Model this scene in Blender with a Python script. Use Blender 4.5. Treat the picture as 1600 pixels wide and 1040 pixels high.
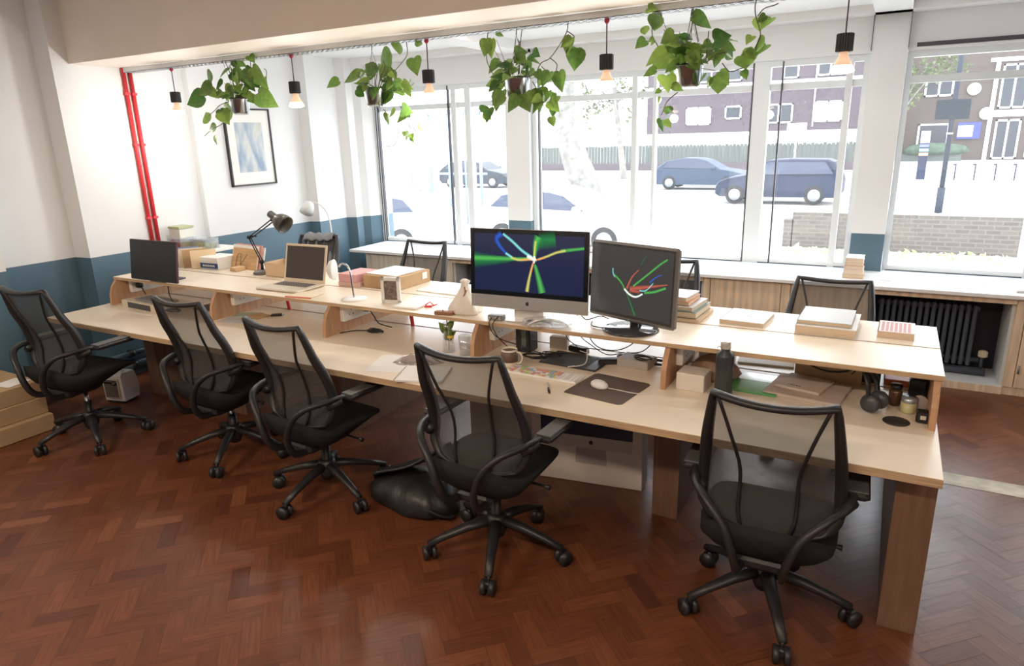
import bpy, bmesh, math, random
from mathutils import Vector, Matrix, Euler
random.seed(7)
R_ = math.radians
for o in list(bpy.data.objects): bpy.data.objects.remove(o)
SC = bpy.context.scene
COL = SC.collection
# ---------------------------------------------------------------- camera
cd = bpy.data.cameras.new('camera'); cam = bpy.data.objects.new('camera', cd); COL.objects.link(cam)
cd.sensor_width = 36.0; cd.lens = 23.825; cd.clip_end = 400; cd.clip_start = .05
CR = ((0.87588236, 0.48174388, -0.02743964), (0.11088289, -0.25629469, -0.96021769), (-0.46961163, 0.83799515, -0.27790115))
m = Matrix.Identity(4)
for r in range(3):
    m[r][0] = CR[0][r]; m[r][1] = -CR[1][r]; m[r][2] = -CR[2][r]
m[2][3] = 1.88
cam.matrix_world = m
SC.camera = cam
# ---------------------------------------------------------------- light and exposure
W = bpy.data.worlds.new('world'); SC.world = W; W.use_nodes = True
bg = W.node_tree.nodes['Background']; bg.inputs[0].default_value = (.90, .95, 1.0, 1); bg.inputs[1].default_value = 7.0
SC.view_settings.view_transform = 'Standard'; SC.view_settings.look = 'None'
SC.view_settings.gamma = 1; SC.view_settings.use_curve_mapping = False
SC.view_settings.exposure = 0.15
sun = bpy.data.lights.new('sun', 'SUN'); sun.energy = 0.6; sun.angle = R_(10); sun.color = (1, .95, .86)
so = bpy.data.objects.new('sun', sun); COL.objects.link(so); so.rotation_euler = (R_(52), 0, R_(-25)); so.location = (-5, 10, 20)
def area(name, loc, rot, sx, sy, power, color, portal=False):
    l = bpy.data.lights.new(name, 'AREA'); l.shape = 'RECTANGLE'; l.size = sx; l.size_y = sy; l.energy = power; l.color = color
    if portal: l.cycles.is_portal = True
    o = bpy.data.objects.new(name, l); COL.objects.link(o); o.location = loc; o.rotation_euler = rot
    return o
for i, (x0, x1) in enumerate(((-5.24, -3.5), (-3.24, -.38), (0.0, .97), (1.3, 3.1))):
    area('window_portal', ((x0+x1)/2, 6.62, 1.58), (R_(-90), 0, 0), x1-x0, 1.7, 1, (1, 1, 1), True)
FILL = ((-3.9, -.4, 64), (-.9, -.4, 64), (1.9, -.4, 46), (-3.6, 5.0, 9), (-.9, 5.0, 9))      # added fill lights out of view, on both sides of the room

# ---------------------------------------------------------------- helpers
def P(name, color, rough=.5, metal=0.0, var=0.0, vscale=8.0, bump=0.0, bscale=40.0, coat=0.0, stretch=None, emit=None, estr=0.0, trans=0.0, spec=None):
    mt = bpy.data.materials.new(name); mt.use_nodes = True
    nt = mt.node_tree; b = nt.nodes['Principled BSDF']
    c = (*color, 1)
    b.inputs['Base Color'].default_value = c; b.inputs['Roughness'].default_value = rough; b.inputs['Metallic'].default_value = metal
    if coat: b.inputs['Coat Weight'].default_value = coat; b.inputs['Coat Roughness'].default_value = .12
    if spec is not None: b.inputs['Specular IOR Level'].default_value = spec
    if trans: b.inputs['Transmission Weight'].default_value = trans
    if emit: b.inputs['Emission Color'].default_value = (*emit, 1); b.inputs['Emission Strength'].default_value = estr
    if var or bump:
        tc = nt.nodes.new('ShaderNodeTexCoord'); mp = nt.nodes.new('ShaderNodeMapping')
        if stretch: mp.inputs['Scale'].default_value = stretch
        nt.links.new(tc.outputs['Object'], mp.inputs[0])
    if var:
        n = nt.nodes.new('ShaderNodeTexNoise'); n.inputs['Scale'].default_value = vscale; n.inputs['Detail'].default_value = 4
        nt.links.new(mp.outputs[0], n.inputs['Vector'])
        rp = nt.nodes.new('ShaderNodeValToRGB'); rp.color_ramp.elements[0].position = .3; rp.color_ramp.elements[1].position = .7
        rp.color_ramp.elements[0].color = (*[v*(1-var) for v in color], 1); rp.color_ramp.elements[1].color = (*[min(1, v*(1+var)) for v in color], 1)
        nt.links.new(n.outputs['Fac'], rp.inputs[0]); nt.links.new(rp.outputs[0], b.inputs['Base Color'])
    if bump:
        n2 = nt.nodes.new('ShaderNodeTexNoise'); n2.inputs['Scale'].default_value = bscale; n2.inputs['Detail'].default_value = 3
        nt.links.new(mp.outputs[0], n2.inputs['Vector'])
        bp = nt.nodes.new('ShaderNodeBump'); bp.inputs['Strength'].default_value = bump; bp.inputs['Distance'].default_value = .01
        nt.links.new(n2.outputs['Fac'], bp.inputs['Height']); nt.links.new(bp.outputs[0], b.inputs['Normal'])
    return mt

class MB:
    """collects shapes and links them as one mesh object"""
    def __init__(s): s.v = []; s.f = []; s.mi = []; s.sm = []; s.cur = 0
    def add(s, vs, fs, smooth=False):
        n = len(s.v); s.v += [tuple(v) for v in vs]
        for f in fs: s.f.append(tuple(i+n for i in f)); s.mi.append(s.cur); s.sm.append(smooth)
        return s
    def mat(s, i): s.cur = i; return s
    def box(s, x0, y0, z0, x1, y1, z1, rz=0, ch=0.0):
        cx, cy = (x0+x1)/2, (y0+y1)/2
        if ch:
            c = min(ch, abs(x1-x0)/3, abs(y1-y0)/3, abs(z1-z0)/3)
            vs = []
            def ring(z, ins):
                a, b_, d, e = x0+ins, y0+ins, x1-ins, y1-ins
                return [(a+c, b_, z), (d-c, b_, z), (d, b_+c, z), (d, e-c, z), (d-c, e, z), (a+c, e, z), (a, e-c, z), (a, b_+c, z)]
            rings = [ring(z0, c), ring(z0+c, 0), ring(z1-c, 0), ring(z1, c)]
            for r in rings: vs += r
            fs = [tuple(range(7, -1, -1)), tuple(24+i for i in range(8))]
            for k in range(3):
                for i in range(8): j = (i+1) % 8; fs.append((k*8+i, k*8+j, k*8+8+j, k*8+8+i))
        else:
            vs = [(x0, y0, z0), (x1, y0, z0), (x1, y1, z0), (x0, y1, z0), (x0, y0, z1), (x1, y0, z1), (x1, y1, z1), (x0, y1, z1)]
            fs = [(3, 2, 1, 0), (4, 5, 6, 7), (0, 1, 5, 4), (1, 2, 6, 5), (2, 3, 7, 6), (3, 0, 4, 7)]
        if rz:
            ca, sa = math.cos(rz), math.sin(rz)
            vs = [(cx+(x-cx)*ca-(y-cy)*sa, cy+(x-cx)*sa+(y-cy)*ca, z) for x, y, z in vs]
        return s.add(vs, fs)
    def tube(s, pts, r, n=8, closed=False, flat=1.0):
        pts = [Vector(p) for p in pts]; N = len(pts); vs = []; fs = []
        up = Vector((0, 0, 1)); prev = None
        for i, p in enumerate(pts):
            if closed: t = pts[(i+1) % N]-pts[i-1]
            else: t = pts[min(i+1, N-1)]-pts[max(i-1, 0)]
            if t.length < 1e-9: t = Vector((0, 0, 1))
            t.normalize()
            if prev is None:
                a = up.cross(t)
                if a.length < .05: a = Vector((1, 0, 0)).cross(t)
            else: a = prev-t*prev.dot(t)
            if a.length < 1e-6: a = t.orthogonal()
            a.normalize(); prev = a; b = t.cross(a)
            rr = r[i] if isinstance(r, (list, tuple)) else r
            for k in range(n):
                th = 2*math.pi*k/n; vs.append(p+a*(rr*math.cos(th))+b*(rr*flat*math.sin(th)))
        for i in range(N if closed else N-1):
            j = (i+1) % N
            for k in range(n): l = (k+1) % n; fs.append((i*n+k, i*n+l, j*n+l, j*n+k))
        if not closed: fs += [tuple(range(n-1, -1, -1)), tuple((N-1)*n+k for k in range(n))]
        return s.add(vs, fs, True)
    def lathe(s, prof, c=(0, 0, 0), n=24, M=None):
        vs = []; fs = []
        for r, z in prof:
            for k in range(n):
                th = 2*math.pi*k/n; v = Vector((r*math.cos(th), r*math.sin(th), z))
                if M: v = M @ v
                vs.append(v+Vector(c))
        for i in range(len(prof)-1):
            for k in range(n): l = (k+1) % n; fs.append((i*n+k, i*n+l, i*n+n+l, i*n+n+k))
        if prof[0][0] > 1e-6: fs.append(tuple(range(n-1, -1, -1)))
        if prof[-1][0] > 1e-6: fs.append(tuple((len(prof)-1)*n+k for k in range(n)))
        return s.add(vs, fs, True)
    def cyl(s, p0, p1, r, n=16, r1=None):
        return s.tube([p0, p1], [r, r if r1 is None else r1], n)
    def prism(s, poly, a, b, axis='z'):
        """extrude a 2D polygon between a and b along axis"""
        f = {'z': lambda p, t: (p[0], p[1], t), 'y': lambda p, t: (p[0], t, p[1]), 'x': lambda p, t: (t, p[0], p[1])}[axis]
        n = len(poly); vs = [f(p, a) for p in poly]+[f(p, b) for p in poly]
        fs = [tuple(range(n-1, -1, -1)), tuple(range(n, 2*n))]+[(i, (i+1) % n, n+(i+1) % n, n+i) for i in range(n)]
        return s.add(vs, fs)
    def xf(s, M, start=0):
        for i in range(start, len(s.v)): s.v[i] = tuple(M @ Vector(s.v[i]))
        return s
    def build(s, name, mats, parent=None, loc=None, rot=None):
        me = bpy.data.meshes.new(name); me.from_pydata(s.v, [], s.f); me.update()
        bm = bmesh.new(); bm.from_mesh(me); bmesh.ops.recalc_face_normals(bm, faces=bm.faces); bm.to_mesh(me); bm.free()
        for mt in (mats if isinstance(mats, (list, tuple)) else [mats]): me.materials.append(mt)
        me.polygons.foreach_set('material_index', s.mi); me.polygons.foreach_set('use_smooth', s.sm)
        o = bpy.data.objects.new(name, me); COL.objects.link(o)
        if parent: o.parent = parent
        if loc: o.location = loc
        if rot: o.rotation_euler = rot
        return o
def tag(o, label, cat=None, group=None, kind=None):
    o['label'] = label
    if cat: o['category'] = cat
    if group: o['group'] = group
    if kind: o['kind'] = kind
    return o
def empty(name, label, cat, loc=(0, 0, 0), rz=0, group=None):
    o = bpy.data.objects.new(name, None); o.empty_display_size = .1; COL.objects.link(o)
    o.location = loc; o.rotation_euler = (0, 0, rz); return tag(o, label, cat, group)
def struct(o): o['kind'] = 'structure'; return o
def copy_tree(o, parent=None):
    c = o.copy(); COL.objects.link(c)
    if parent: c.parent = parent
    for ch in list(o.children): copy_tree(ch, c)
    return c
def text(body, size, mat, parent, M, name='lettering', ext=.0006):
    cu = bpy.data.curves.new(name, 'FONT'); cu.body = body; cu.size = size; cu.align_x = 'CENTER'; cu.align_y = 'CENTER'; cu.extrude = ext
    tmp = bpy.data.objects.new(name, cu); COL.objects.link(tmp)
    bpy.context.view_layer.update()
    me = bpy.data.meshes.new_from_object(tmp.evaluated_get(bpy.context.evaluated_depsgraph_get()))
    bpy.data.objects.remove(tmp); me.materials.clear(); me.materials.append(mat); me.transform(M)
    o = bpy.data.objects.new(name, me); COL.objects.link(o); o.parent = parent; return o
def smooth_path(pts, n=6):
    pts = [Vector(p) for p in pts]; out = []
    for i in range(len(pts)-1):
        p0, p1, p2, p3 = pts[max(i-1, 0)], pts[i], pts[i+1], pts[min(i+2, len(pts)-1)]
        for k in range(n):
            t = k/n; out.append(.5*((2*p1)+(-p0+p2)*t+(2*p0-5*p1+4*p2-p3)*t*t+(-p0+3*p1-3*p2+p3)*t**3))
    out.append(pts[-1]); return out

# ---------------------------------------------------------------- materials
WHITE = (.79, .80, .80)
m_white = P('white_paint', WHITE, .55, bump=.05, bscale=25, var=.015, vscale=2)
m_blue = P("blue_grey_paint", (.09, .165, .22), .45, bump=.05, bscale=25, var=.05, vscale=3)
m_frame = P('window_frame_paint', (.74, .78, .80), .4)
m_dark = P('dark_seal', (.06, .06, .07), .5)
m_ceil = P('ceiling_paint', (.80, .80, .79), .7)
m_black = P('black_plastic', (.018, .018, .02), .42)
m_blackm = P('black_metal', (.02, .02, .022), .35, .3)
m_pad = P('grey_rubber_pad', (.10, .10, .10), .5)
m_chrome = P('chrome', (.6, .6, .62), .15, 1)
m_seat = P('charcoal_seat_fabric', (.02, .02, .021), .9, spec=.2)
m_top = P('cream_laminate', (.84, .74, .60), .32, var=.02, vscale=3)
m_ply = P('birch_ply_edge', (.50, .35, .21), .55, var=.25, vscale=6, stretch=(1, 1, 40))
m_side = P('oak_veneer', (.52, .30, .17), .5, var=.18, vscale=5, stretch=(6, 6, .8))
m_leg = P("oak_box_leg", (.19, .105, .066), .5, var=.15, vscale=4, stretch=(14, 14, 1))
m_cab = P('pale_oak_cabinet', (.74, .57, .40), .5, var=.22, vscale=3, stretch=(10, 1, .6))
m_cabw = P('bleached_cabinet', (.66, .60, .50), .5, var=.15, vscale=3, stretch=(10, 1, .6))
m_ledge = P('white_ledge', (.86, .86, .86), .25)
m_rad = P('dark_radiator_paint', (.075, .088, .115), .45)
m_red = P('red_plastic', (.70, .04, .05), .4)
m_paper = P('white_paper', (.85, .84, .81), .7)
m_cream = P('cream_paper', (.74, .62, .46), .7)
m_card = P('brown_cardboard', (.50, .33, .18), .75, var=.06, vscale=20)
m_cardd = P('dull_cardboard', (.40, .27, .15), .8, var=.08, vscale=12)
m_wplas = P('white_plastic', (.82, .81, .78), .35)
m_alu = P('aluminium', (.72, .70, .67), .3, .8)
m_silver = P('silver_metal', (.62, .60, .57), .35, .6)
m_grn = P('green_plastic_sleeve', (.12, .40, .13), .15)
m_clothg = P('grey_cloth', (.22, .22, .23), .9, bump=.4, bscale=60)
m_cable = P('black_cable', (.015, .015, .015), .5)
m_wcable = P('white_cable', (.75, .72, .68), .5)
m_pale = P('pale_cloth', (.80, .75, .66), .85, bump=.3, bscale=40)
m_brown = P('brown_leather', (.30, .15, .08), .6)
m_navy = P('navy_print', (.03, .07, .25), .5)
m_grey = P('grey_plastic', (.25, .25, .25), .5)

def mix_transparent(name, color, fac, rough=.6, kind='diffuse'):
    """fac = share of the surface that lets light straight through"""
    mt = bpy.data.materials.new(name); mt.use_nodes = True; nt = mt.node_tree; nt.nodes.remove(nt.nodes['Principled BSDF'])
    out = nt.nodes['Material Output']; tr = nt.nodes.new('ShaderNodeBsdfTransparent'); mx = nt.nodes.new('ShaderNodeMixShader')
    if kind == 'diffuse': d = nt.nodes.new('ShaderNodeBsdfDiffuse')
    elif kind == 'translucent': d = nt.nodes.new('ShaderNodeBsdfTranslucent')
    else: d = nt.nodes.new('ShaderNodeBsdfGlossy'); d.inputs['Roughness'].default_value = rough
    d.inputs[0].default_value = (*color, 1); mx.inputs[0].default_value = fac
    nt.links.new(d.outputs[0], mx.inputs[1]); nt.links.new(tr.outputs[0], mx.inputs[2]); nt.links.new(mx.outputs[0], out.inputs[0])
    return mt
m_mesh = mix_transparent('chair_mesh_weave', (.085, .083, .082), .36)
m_clear = mix_transparent('clear_plastic', (.85, .88, .9), .65, .15, 'glossy')
m_gl = mix_transparent('drinking_glass', (.9, .92, .95), .78, .05, 'glossy')
m_polybag = mix_transparent('polythene', (.85, .85, .88), .45, .2, 'glossy')
def make_window_glass():
    mt = bpy.data.materials.new('dusty_window_glass'); mt.use_nodes = True; nt = mt.node_tree; nt.nodes.remove(nt.nodes['Principled BSDF'])
    out = nt.nodes['Material Output']; tr = nt.nodes.new('ShaderNodeBsdfTransparent'); tl = nt.nodes.new('ShaderNodeBsdfTranslucent'); gl = nt.nodes.new('ShaderNodeBsdfGlossy')
    gl.inputs['Roughness'].default_value = .02; tl.inputs[0].default_value = (.93, .96, 1, 1)
    a = nt.nodes.new('ShaderNodeMixShader'); a.inputs[0].default_value = GLASS_VEIL
    b = nt.nodes.new('ShaderNodeMixShader'); b.inputs[0].default_value = .05
    nt.links.new(tr.outputs[0], a.inputs[1]); nt.links.new(tl.outputs[0], a.inputs[2])
    nt.links.new(a.outputs[0], b.inputs[1]); nt.links.new(gl.outputs[0], b.inputs[2]); nt.links.new(b.outputs[0], out.inputs[0])
    return mt
GLASS_VEIL = .016  # share of translucent white in the panes, imitating the glare haze over the street
m_glass = make_window_glass()

# ---------------------------------------------------------------- floor (herringbone parquet)
def floor_material():
    mt = bpy.data.materials.new('herringbone_parquet'); mt.use_nodes = True; nt = mt.node_tree; b = nt.nodes['Principled BSDF']
    at = nt.nodes.new('ShaderNodeAttribute'); at.attribute_name = 'block'
    rp = nt.nodes.new('ShaderNodeValToRGB'); cr = rp.color_ramp
    cols = [(0, (.095, .029, .015)), (.25, (.125, .040, .018)), (.5, (.15, .050, .021)), (.8, (.18, .062, .026)), (1, (.22, .083, .036))]
    cr.elements[0].position = 0; cr.elements[0].color = (*cols[0][1], 1); cr.elements[1].position = 1; cr.elements[1].color = (*cols[-1][1], 1)
    for p, c in cols[1:-1]: e = cr.elements.new(p); e.color = (*c, 1)
    nt.links.new(at.outputs['Fac'], rp.inputs[0])
    uv = nt.nodes.new('ShaderNodeUVMap'); mp = nt.nodes.new('ShaderNodeMapping'); mp.inputs['Scale'].default_value = (5, 60, 1); nt.links.new(uv.outputs[0], mp.inputs[0])
    n = nt.nodes.new('ShaderNodeTexNoise'); n.inputs['Scale'].default_value = 1.5; n.inputs['Detail'].default_value = 5; nt.links.new(mp.outputs[0], n.inputs['Vector'])
    mx = nt.nodes.new('ShaderNodeMix'); mx.data_type = 'RGBA'; mx.blend_type = 'MULTIPLY'; mx.inputs[0].default_value = .55
    r2 = nt.nodes.new('ShaderNodeValToRGB'); r2.color_ramp.elements[0].position = .3; r2.color_ramp.elements[0].color = (.5, .5, .5, 1); r2.color_ramp.elements[1].position = .65; r2.color_ramp.elements[1].color = (1.1, 1.1, 1.1, 1)
    nt.links.new(n.outputs['Fac'], r2.inputs[0]); nt.links.new(rp.outputs[0], mx.inputs[6]); nt.links.new(r2.outputs[0], mx.inputs[7]); nt.links.new(mx.outputs[2], b.inputs['Base Color'])
    tc = nt.nodes.new('ShaderNodeTexCoord'); n3 = nt.nodes.new('ShaderNodeTexNoise'); n3.inputs['Scale'].default_value = 1.6; n3.inputs['Detail'].default_value = 2; nt.links.new(tc.outputs['Object'], n3.inputs['Vector'])
    mr = nt.nodes.new('ShaderNodeMapRange'); mr.inputs[1].default_value = .3; mr.inputs[2].default_value = .7; mr.inputs[3].default_value = .27; mr.inputs[4].default_value = .40
    nt.links.new(n3.outputs['Fac'], mr.inputs[0]); nt.links.new(mr.outputs[0], b.inputs['Roughness'])
    bp = nt.nodes.new('ShaderNodeBump'); bp.inputs['Strength'].default_value = .12; bp.inputs['Distance'].default_value = .003; nt.links.new(n.outputs['Fac'], bp.inputs['Height']); nt.links.new(bp.outputs[0], b.inputs['Normal'])
    b.inputs['Specular IOR Level'].default_value = .42
    return mt
def make_floor():
    Wd, n = .076, 3; rng = random.Random(3); vs = []; fs = []; val = []; uvs = []; mi = []
    ca = math.sqrt(.5); g = .008
    def blk(x, y, w, h, horiz):
        if horiz: q = [(x+g, y+g), (x+w-g, y+g), (x+w-g, y+h-g), (x+g, y+h-g)]
        else: q = [(x+g, y+g), (x+w-g, y+g), (x+w-g, y+h-g), (x+g, y+h-g)]
        P4 = [((a-b)*ca*Wd, (a+b)*ca*Wd) for a, b in q]
        cx = sum(p[0] for p in P4)/4; cy = sum(p[1] for p in P4)/4
        if not (-5.75 < cx-0 < 3.35 and -3.1 < cy < 6.25): return
        if -0.9 > 0: return
        i = len(vs); tz = rng.uniform(0, .0006)
        vs.extend((px, py, tz) for px, py in P4); fs.append((i, i+1, i+2, i+3)); mi.append(0); val.append(min(1, max(0, rng.gauss(.48, .20))))
        ou, ov = rng.uniform(0, 9), rng.uniform(0, 9)
        if horiz: uvs.extend([(ou, ov), (ou+.22, ov), (ou+.22, ov+.07), (ou, ov+.07)])
        else: uvs.extend([(ou, ov+.07), (ou, ov), (ou+.22, ov), (ou+.22, ov+.07)])
    K = 130
    for j in range(-K, K):
        for mm in range(-K//n, K//n):
            x = j+2*n*mm; y = j
            if abs(x) < K and abs(y) < K: blk(x, y, n, 1, True)
            c = j; y = c+1+2*n*mm
            if abs(c) < K and abs(y) < K: blk(c, y, 1, n, False)
    i = len(vs); vs += [(-6.1, -3.2, -.001), (3.5, -3.2, -.001), (3.5, 6.4, -.001), (-6.1, 6.4, -.001), (-6.1, -3.2, -.12), (3.5, -3.2, -.12), (3.5, 6.4, -.12), (-6.1, 6.4, -.12)]
    for f in ((0, 1, 2, 3), (7, 6, 5, 4), (0, 4, 5, 1), (1, 5, 6, 2), (2, 6, 7, 3), (3, 7, 4, 0)): fs.append(tuple(i+k for k in f)); mi.append(1); val.append(0); uvs.extend([(0, 0)]*4)
    me = bpy.data.meshes.new('floor'); me.from_pydata(vs, [], fs); me.update()
    a = me.attributes.new('block', 'FLOAT', 'FACE'); a.data.foreach_set('value', val)
    u = me.uv_layers.new(name='UVMap'); flat = [t for p in uvs for t in p]; u.data.foreach_set('uv', flat)
    me.materials.append(floor_material()); me.materials.append(P('floor_gaps', (.07, .022, .014), .6)); me.polygons.foreach_set('material_index', mi)
    o = bpy.data.objects.new('floor', me); COL.objects.link(o); return struct(o)
make_floor()
struct(MB().box(.30, 4.02, 0, 3.4, 4.17, .0022).build('trim_2', P('worn_cement_strip', (.42, .37, .28), .55, var=.3, vscale=9, bump=.3, bscale=30)))

# ---------------------------------------------------------------- walls
ZB = 1.04
def wall_prof(name, poly, z0, z1, extra=None):
    """closed plan polygon, blue below ZB, white above"""
    b = MB(); n = len(poly)
    for zz0, zz1, mi in ((z0, ZB, 1), (ZB, z1, 0)):
        b.mat(mi); vs = [(x, y, zz0) for x, y in poly]+[(x, y, zz1) for x, y in poly]
        b.add(vs, [(i, (i+1) % n, n+(i+1) % n, n+i) for i in range(n)])
    b.mat(0).add([(x, y, z1) for x, y in poly], [tuple(range(n))])
    return struct(b.build(name, [m_white, m_blue]))
wall_prof('wall_left', [(-5.60, -3.1), (-5.60, 2.48), (-5.75, 2.50), (-5.75, 3.06), (-5.57, 3.075), (-5.57, 3.98), (-5.68, 4.0), (-5.68, 4.24), (-5.63, 4.25), (-5.63, 5.54),
     (-5.50, 5.56), (-5.49, 5.98), (-5.385, 6.03), (-5.38, 6.13), (-5.31, 6.18), (-5.25, 6.30), (-5.25, 6.52), (-6.0, 6.52), (-6.0, -3.1)], 0, 3.1)
wall_prof('wall_back', [(-6.0, -3.1), (3.4, -3.1), (3.4, -3.3), (-6.0, -3.3)], 0, 3.1)
wall_prof('wall_right', [(3.3, -3.1), (3.3, 6.5), (3.5, 6.5), (3.5, -3.1)], 0, 3.1)
# window wall: dado, head and piers
b = MB(); b.mat(1).box(-5.25, 6.30, 0, 3.3, 6.52, .70)
b.mat(0).box(-5.25, 6.30, 2.43, 3.3, 6.52, 2.76)
b.box(-5.25, 6.285, 2.425, 3.3, 6.30, 2.47)
for x0, x1 in ((-3.50, -3.24), (-.265, -.02), (1.05, 1.30), (3.1, 3.3)):
    b.mat(1).box(x0, 6.25, .70, x1, 6.52, ZB); b.mat(0).box(x0, 6.25, ZB, x1, 6.52, 2.76)
struct(b.build('wall_window', [m_white, m_blue]))
for x in (-.27, .0): pass
b = MB(); b.box(-.272, 6.24, 2.44, -.268, 6.28, 2.74).box(-.022, 6.24, 2.44, -.018, 6.28, 2.74)
struct(b.build('trim_3', m_dark))
# ceilings and beam
b = MB(); b.box(-6.0, -3.3, 3.05, 3.5, 3.2, 3.2); b.box(-6.0, 3.6, 2.75, 3.5, 6.52, 2.9)
b.box(-3.5, 3.6, 2.66, -3.24, 6.3, 2.75).box(-.265, 3.6, 2.69, -.02, 6.3, 2.75).box(-5.6, 6.12, 2.69, 3.3, 6.30, 2.75)
struct(b.build('ceiling', m_ceil))
struct(MB().box(-6.0, 3.2, 2.50, 3.5, 3.6, 3.2).build('trim_4', P('beam_paint', (.86, .78, .69), .6, var=.03, vscale=3)))
# windows
def window(n, x0, x1, bars, mull):
    b = MB(); f = .045
    y0, y1 = 6.315, 6.375; zb, zt = .735, 2.425
    b.box(x0+f, y0, zb, x1-f, y1, zb+f).box(x0+f, y0, zt-.05, x1-f, y1, zt)
    b.box(x0+.002, y0-.003, zb+.001, x0+f, y1+.003, zt-.001).box(x1-f, y0-.003, zb+.001, x1-.002, y1+.003, zt-.001)
    b.box(x0+f, y0+.02, 2.19, x1-f, y1-.004, 2.245)
    for xm, w in mull: b.box(xm, y0-.005, zb+.003, xm+w, y1+.005, zt-.003)
    fr = struct(b.build('window_%d' % n, m_frame))
    b = MB()
    for xm in bars: b.box(xm-.006, y0-.006, zb+.01, xm+.006, y0+.03, zt-.01)
    b.box(x0+.03, y0-.004, zb+.002, x1-.03, y0+.001, zb+.010)
    b.build('dark_seal', m_dark, fr)
    g = MB().box(x0+.02, 6.35, zb+.02, x1-.02, 6.354, zt-.02).build('window_pane', m_glass, fr)
    return fr
window(1, -5.25, -3.5, (-5.225, -5.195, -4.24), ((-4.2, .06), (-4.03, .07)))
window(2, -3.24, -.265, (-3.165, -1.137, -.905), ((-2.20, .05), (-1.13, .13), (-.43, .05), (-2.0, .03)))
window(3, -.02, 1.05, (), ((.93, .06),))
window(4, 1.30, 3.10, (), ((2.2, .06),))  # window out of view, added to let more daylight in at the right
b = MB().box(.035, 6.28, 2.445, 1.05, 6.31, 2.475); struct(b.build('trim_5', m_dark))
# ---------------------------------------------------------------- ledge, cabinets, radiators under the windows
led = empty('window_ledge', 'long white window ledge running under all the windows', 'ledge', (0, 5.65, 0))
led.location = (0, 0, 0)
MB().box(-5.20, 5.645, .705, 3.25, 6.30, .735, ch=.004).build('ledge_top', m_ledge, led)
b = MB()
b.box(.0-.01, 5.865, .7352, .09, 5.885, .7365)
for k in range(13): b.box(.12+k*.047, 5.865, .7352, .155+k*.047, 5.885, .7365)
b.build('vent_slots', P('vent_slots_dark', (.25, .22, .18), .6), led)
def cabinet(label, x0, x1, mat, cuts, hinges=()):
    c = empty('ledge_cabinet', label, 'cabinet', (x0, 5.68, 0)); 
    MB().box(0, .022, .06, x1-x0, .50, .703).build('cabinet_body', mat, c)
    MB().box(0, .01, 0, x1-x0, .50, .06).build('plinth', mat, c)
    for i in range(len(cuts)-1):
        d = MB().box(cuts[i]-x0+.003, 0, .062, cuts[i+1]-x0-.003, .02, .695, ch=.002).build('cabinet_door', mat, c)
        for hx, hz in hinges:
            if cuts[i] < hx < cuts[i+1]: MB().cyl((hx-x0, -.006, hz-.03), (hx-x0, -.006, hz+.03), .006, 8).build('hinge', m_grey, d)
    return c
cabinet('bleached wooden cabinet at the left end of the window ledge', -5.0, -3.86, m_cabw, (-5.0, -4.93, -4.43, -3.86))
cabinet('tall plank fronted oak cabinet between the two radiator niches', -1.32, -.06, m_cab, (-1.32, -1.26, -.70, -.63, -.06))
cabinet('oak cabinet with a hinged door right of the right radiator', .84, 3.2, m_cab, (.84, .90, 1.9, 3.2), ((.915, .55), (.915, .2)))
def radiator(label, x0, x1, nf, valve):
    r = empty('radiator', label, 'radiator', (x0, 5.86, 0))
    for k in range(nf):
        x = .05+k*(x1-x0-.22)/(nf-1)
        MB().box(x-.014, 0, .13, x+.014, .12, .60, ch=.01).build('radiator_column', m_rad, r)
    MB().cyl((.02, .06, .17), (x1-x0-.1, .06, .17), .02, 10).cyl((.02, .06, .56), (x1-x0-.14, .06, .56), .02, 10).build('radiator_header', m_rad, r)
    if valve:
        b = MB().cyl((x1-x0-.08, .06, .10), (x1-x0-.08, .06, .22), .012, 8).cyl((.02, .03, .085), (x1-x0-.05, .03, .085), .028, 12)
        b.build('radiator_pipe', m_rad, r)
        MB().box(x1-x0-.11, .01, .20, x1-x0-.05, .05, .255, ch=.01).build('radiator_valve', P('cream_valve', (.62, .55, .36), .5), r)
    return r
def niche(label, x0, x1, side=True):
    c = empty('radiator_niche', label, 'niche frame', (x0, 5.68, 0))
    MB().box(0, .0, .665, x1-x0, .03, .703).build('niche_rail', m_cab, c)
    MB().box(0, 0, 0, x1-x0, .03, .055).build('niche_rail', m_cab, c)
    MB().box(0, .005, 0, x1-x0, .42, .012+.045).box(x1-x0-.02, .03, .05, x1-x0, .42, .70).box(0, .03, .05, .02, .42, .70).build('niche_lining', P('niche_white', (.62, .64, .64), .5), c)
    MB().box(.02, .43, .057, x1-x0-.02, .45, .70).build('niche_back', P('niche_dark', (.02, .024, .034), .6), c)
niche('oak framed niche around the right radiator', -.06, .84)
niche('oak framed niche around the left radiator', -3.86, -1.32)
radiator('dark cast iron radiator in the right niche behind the desk end', -.03, .80, 15, True)
radiator('dark cast iron radiator in the left niche behind the big screen', -3.82, -1.36, 42, False)

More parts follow.
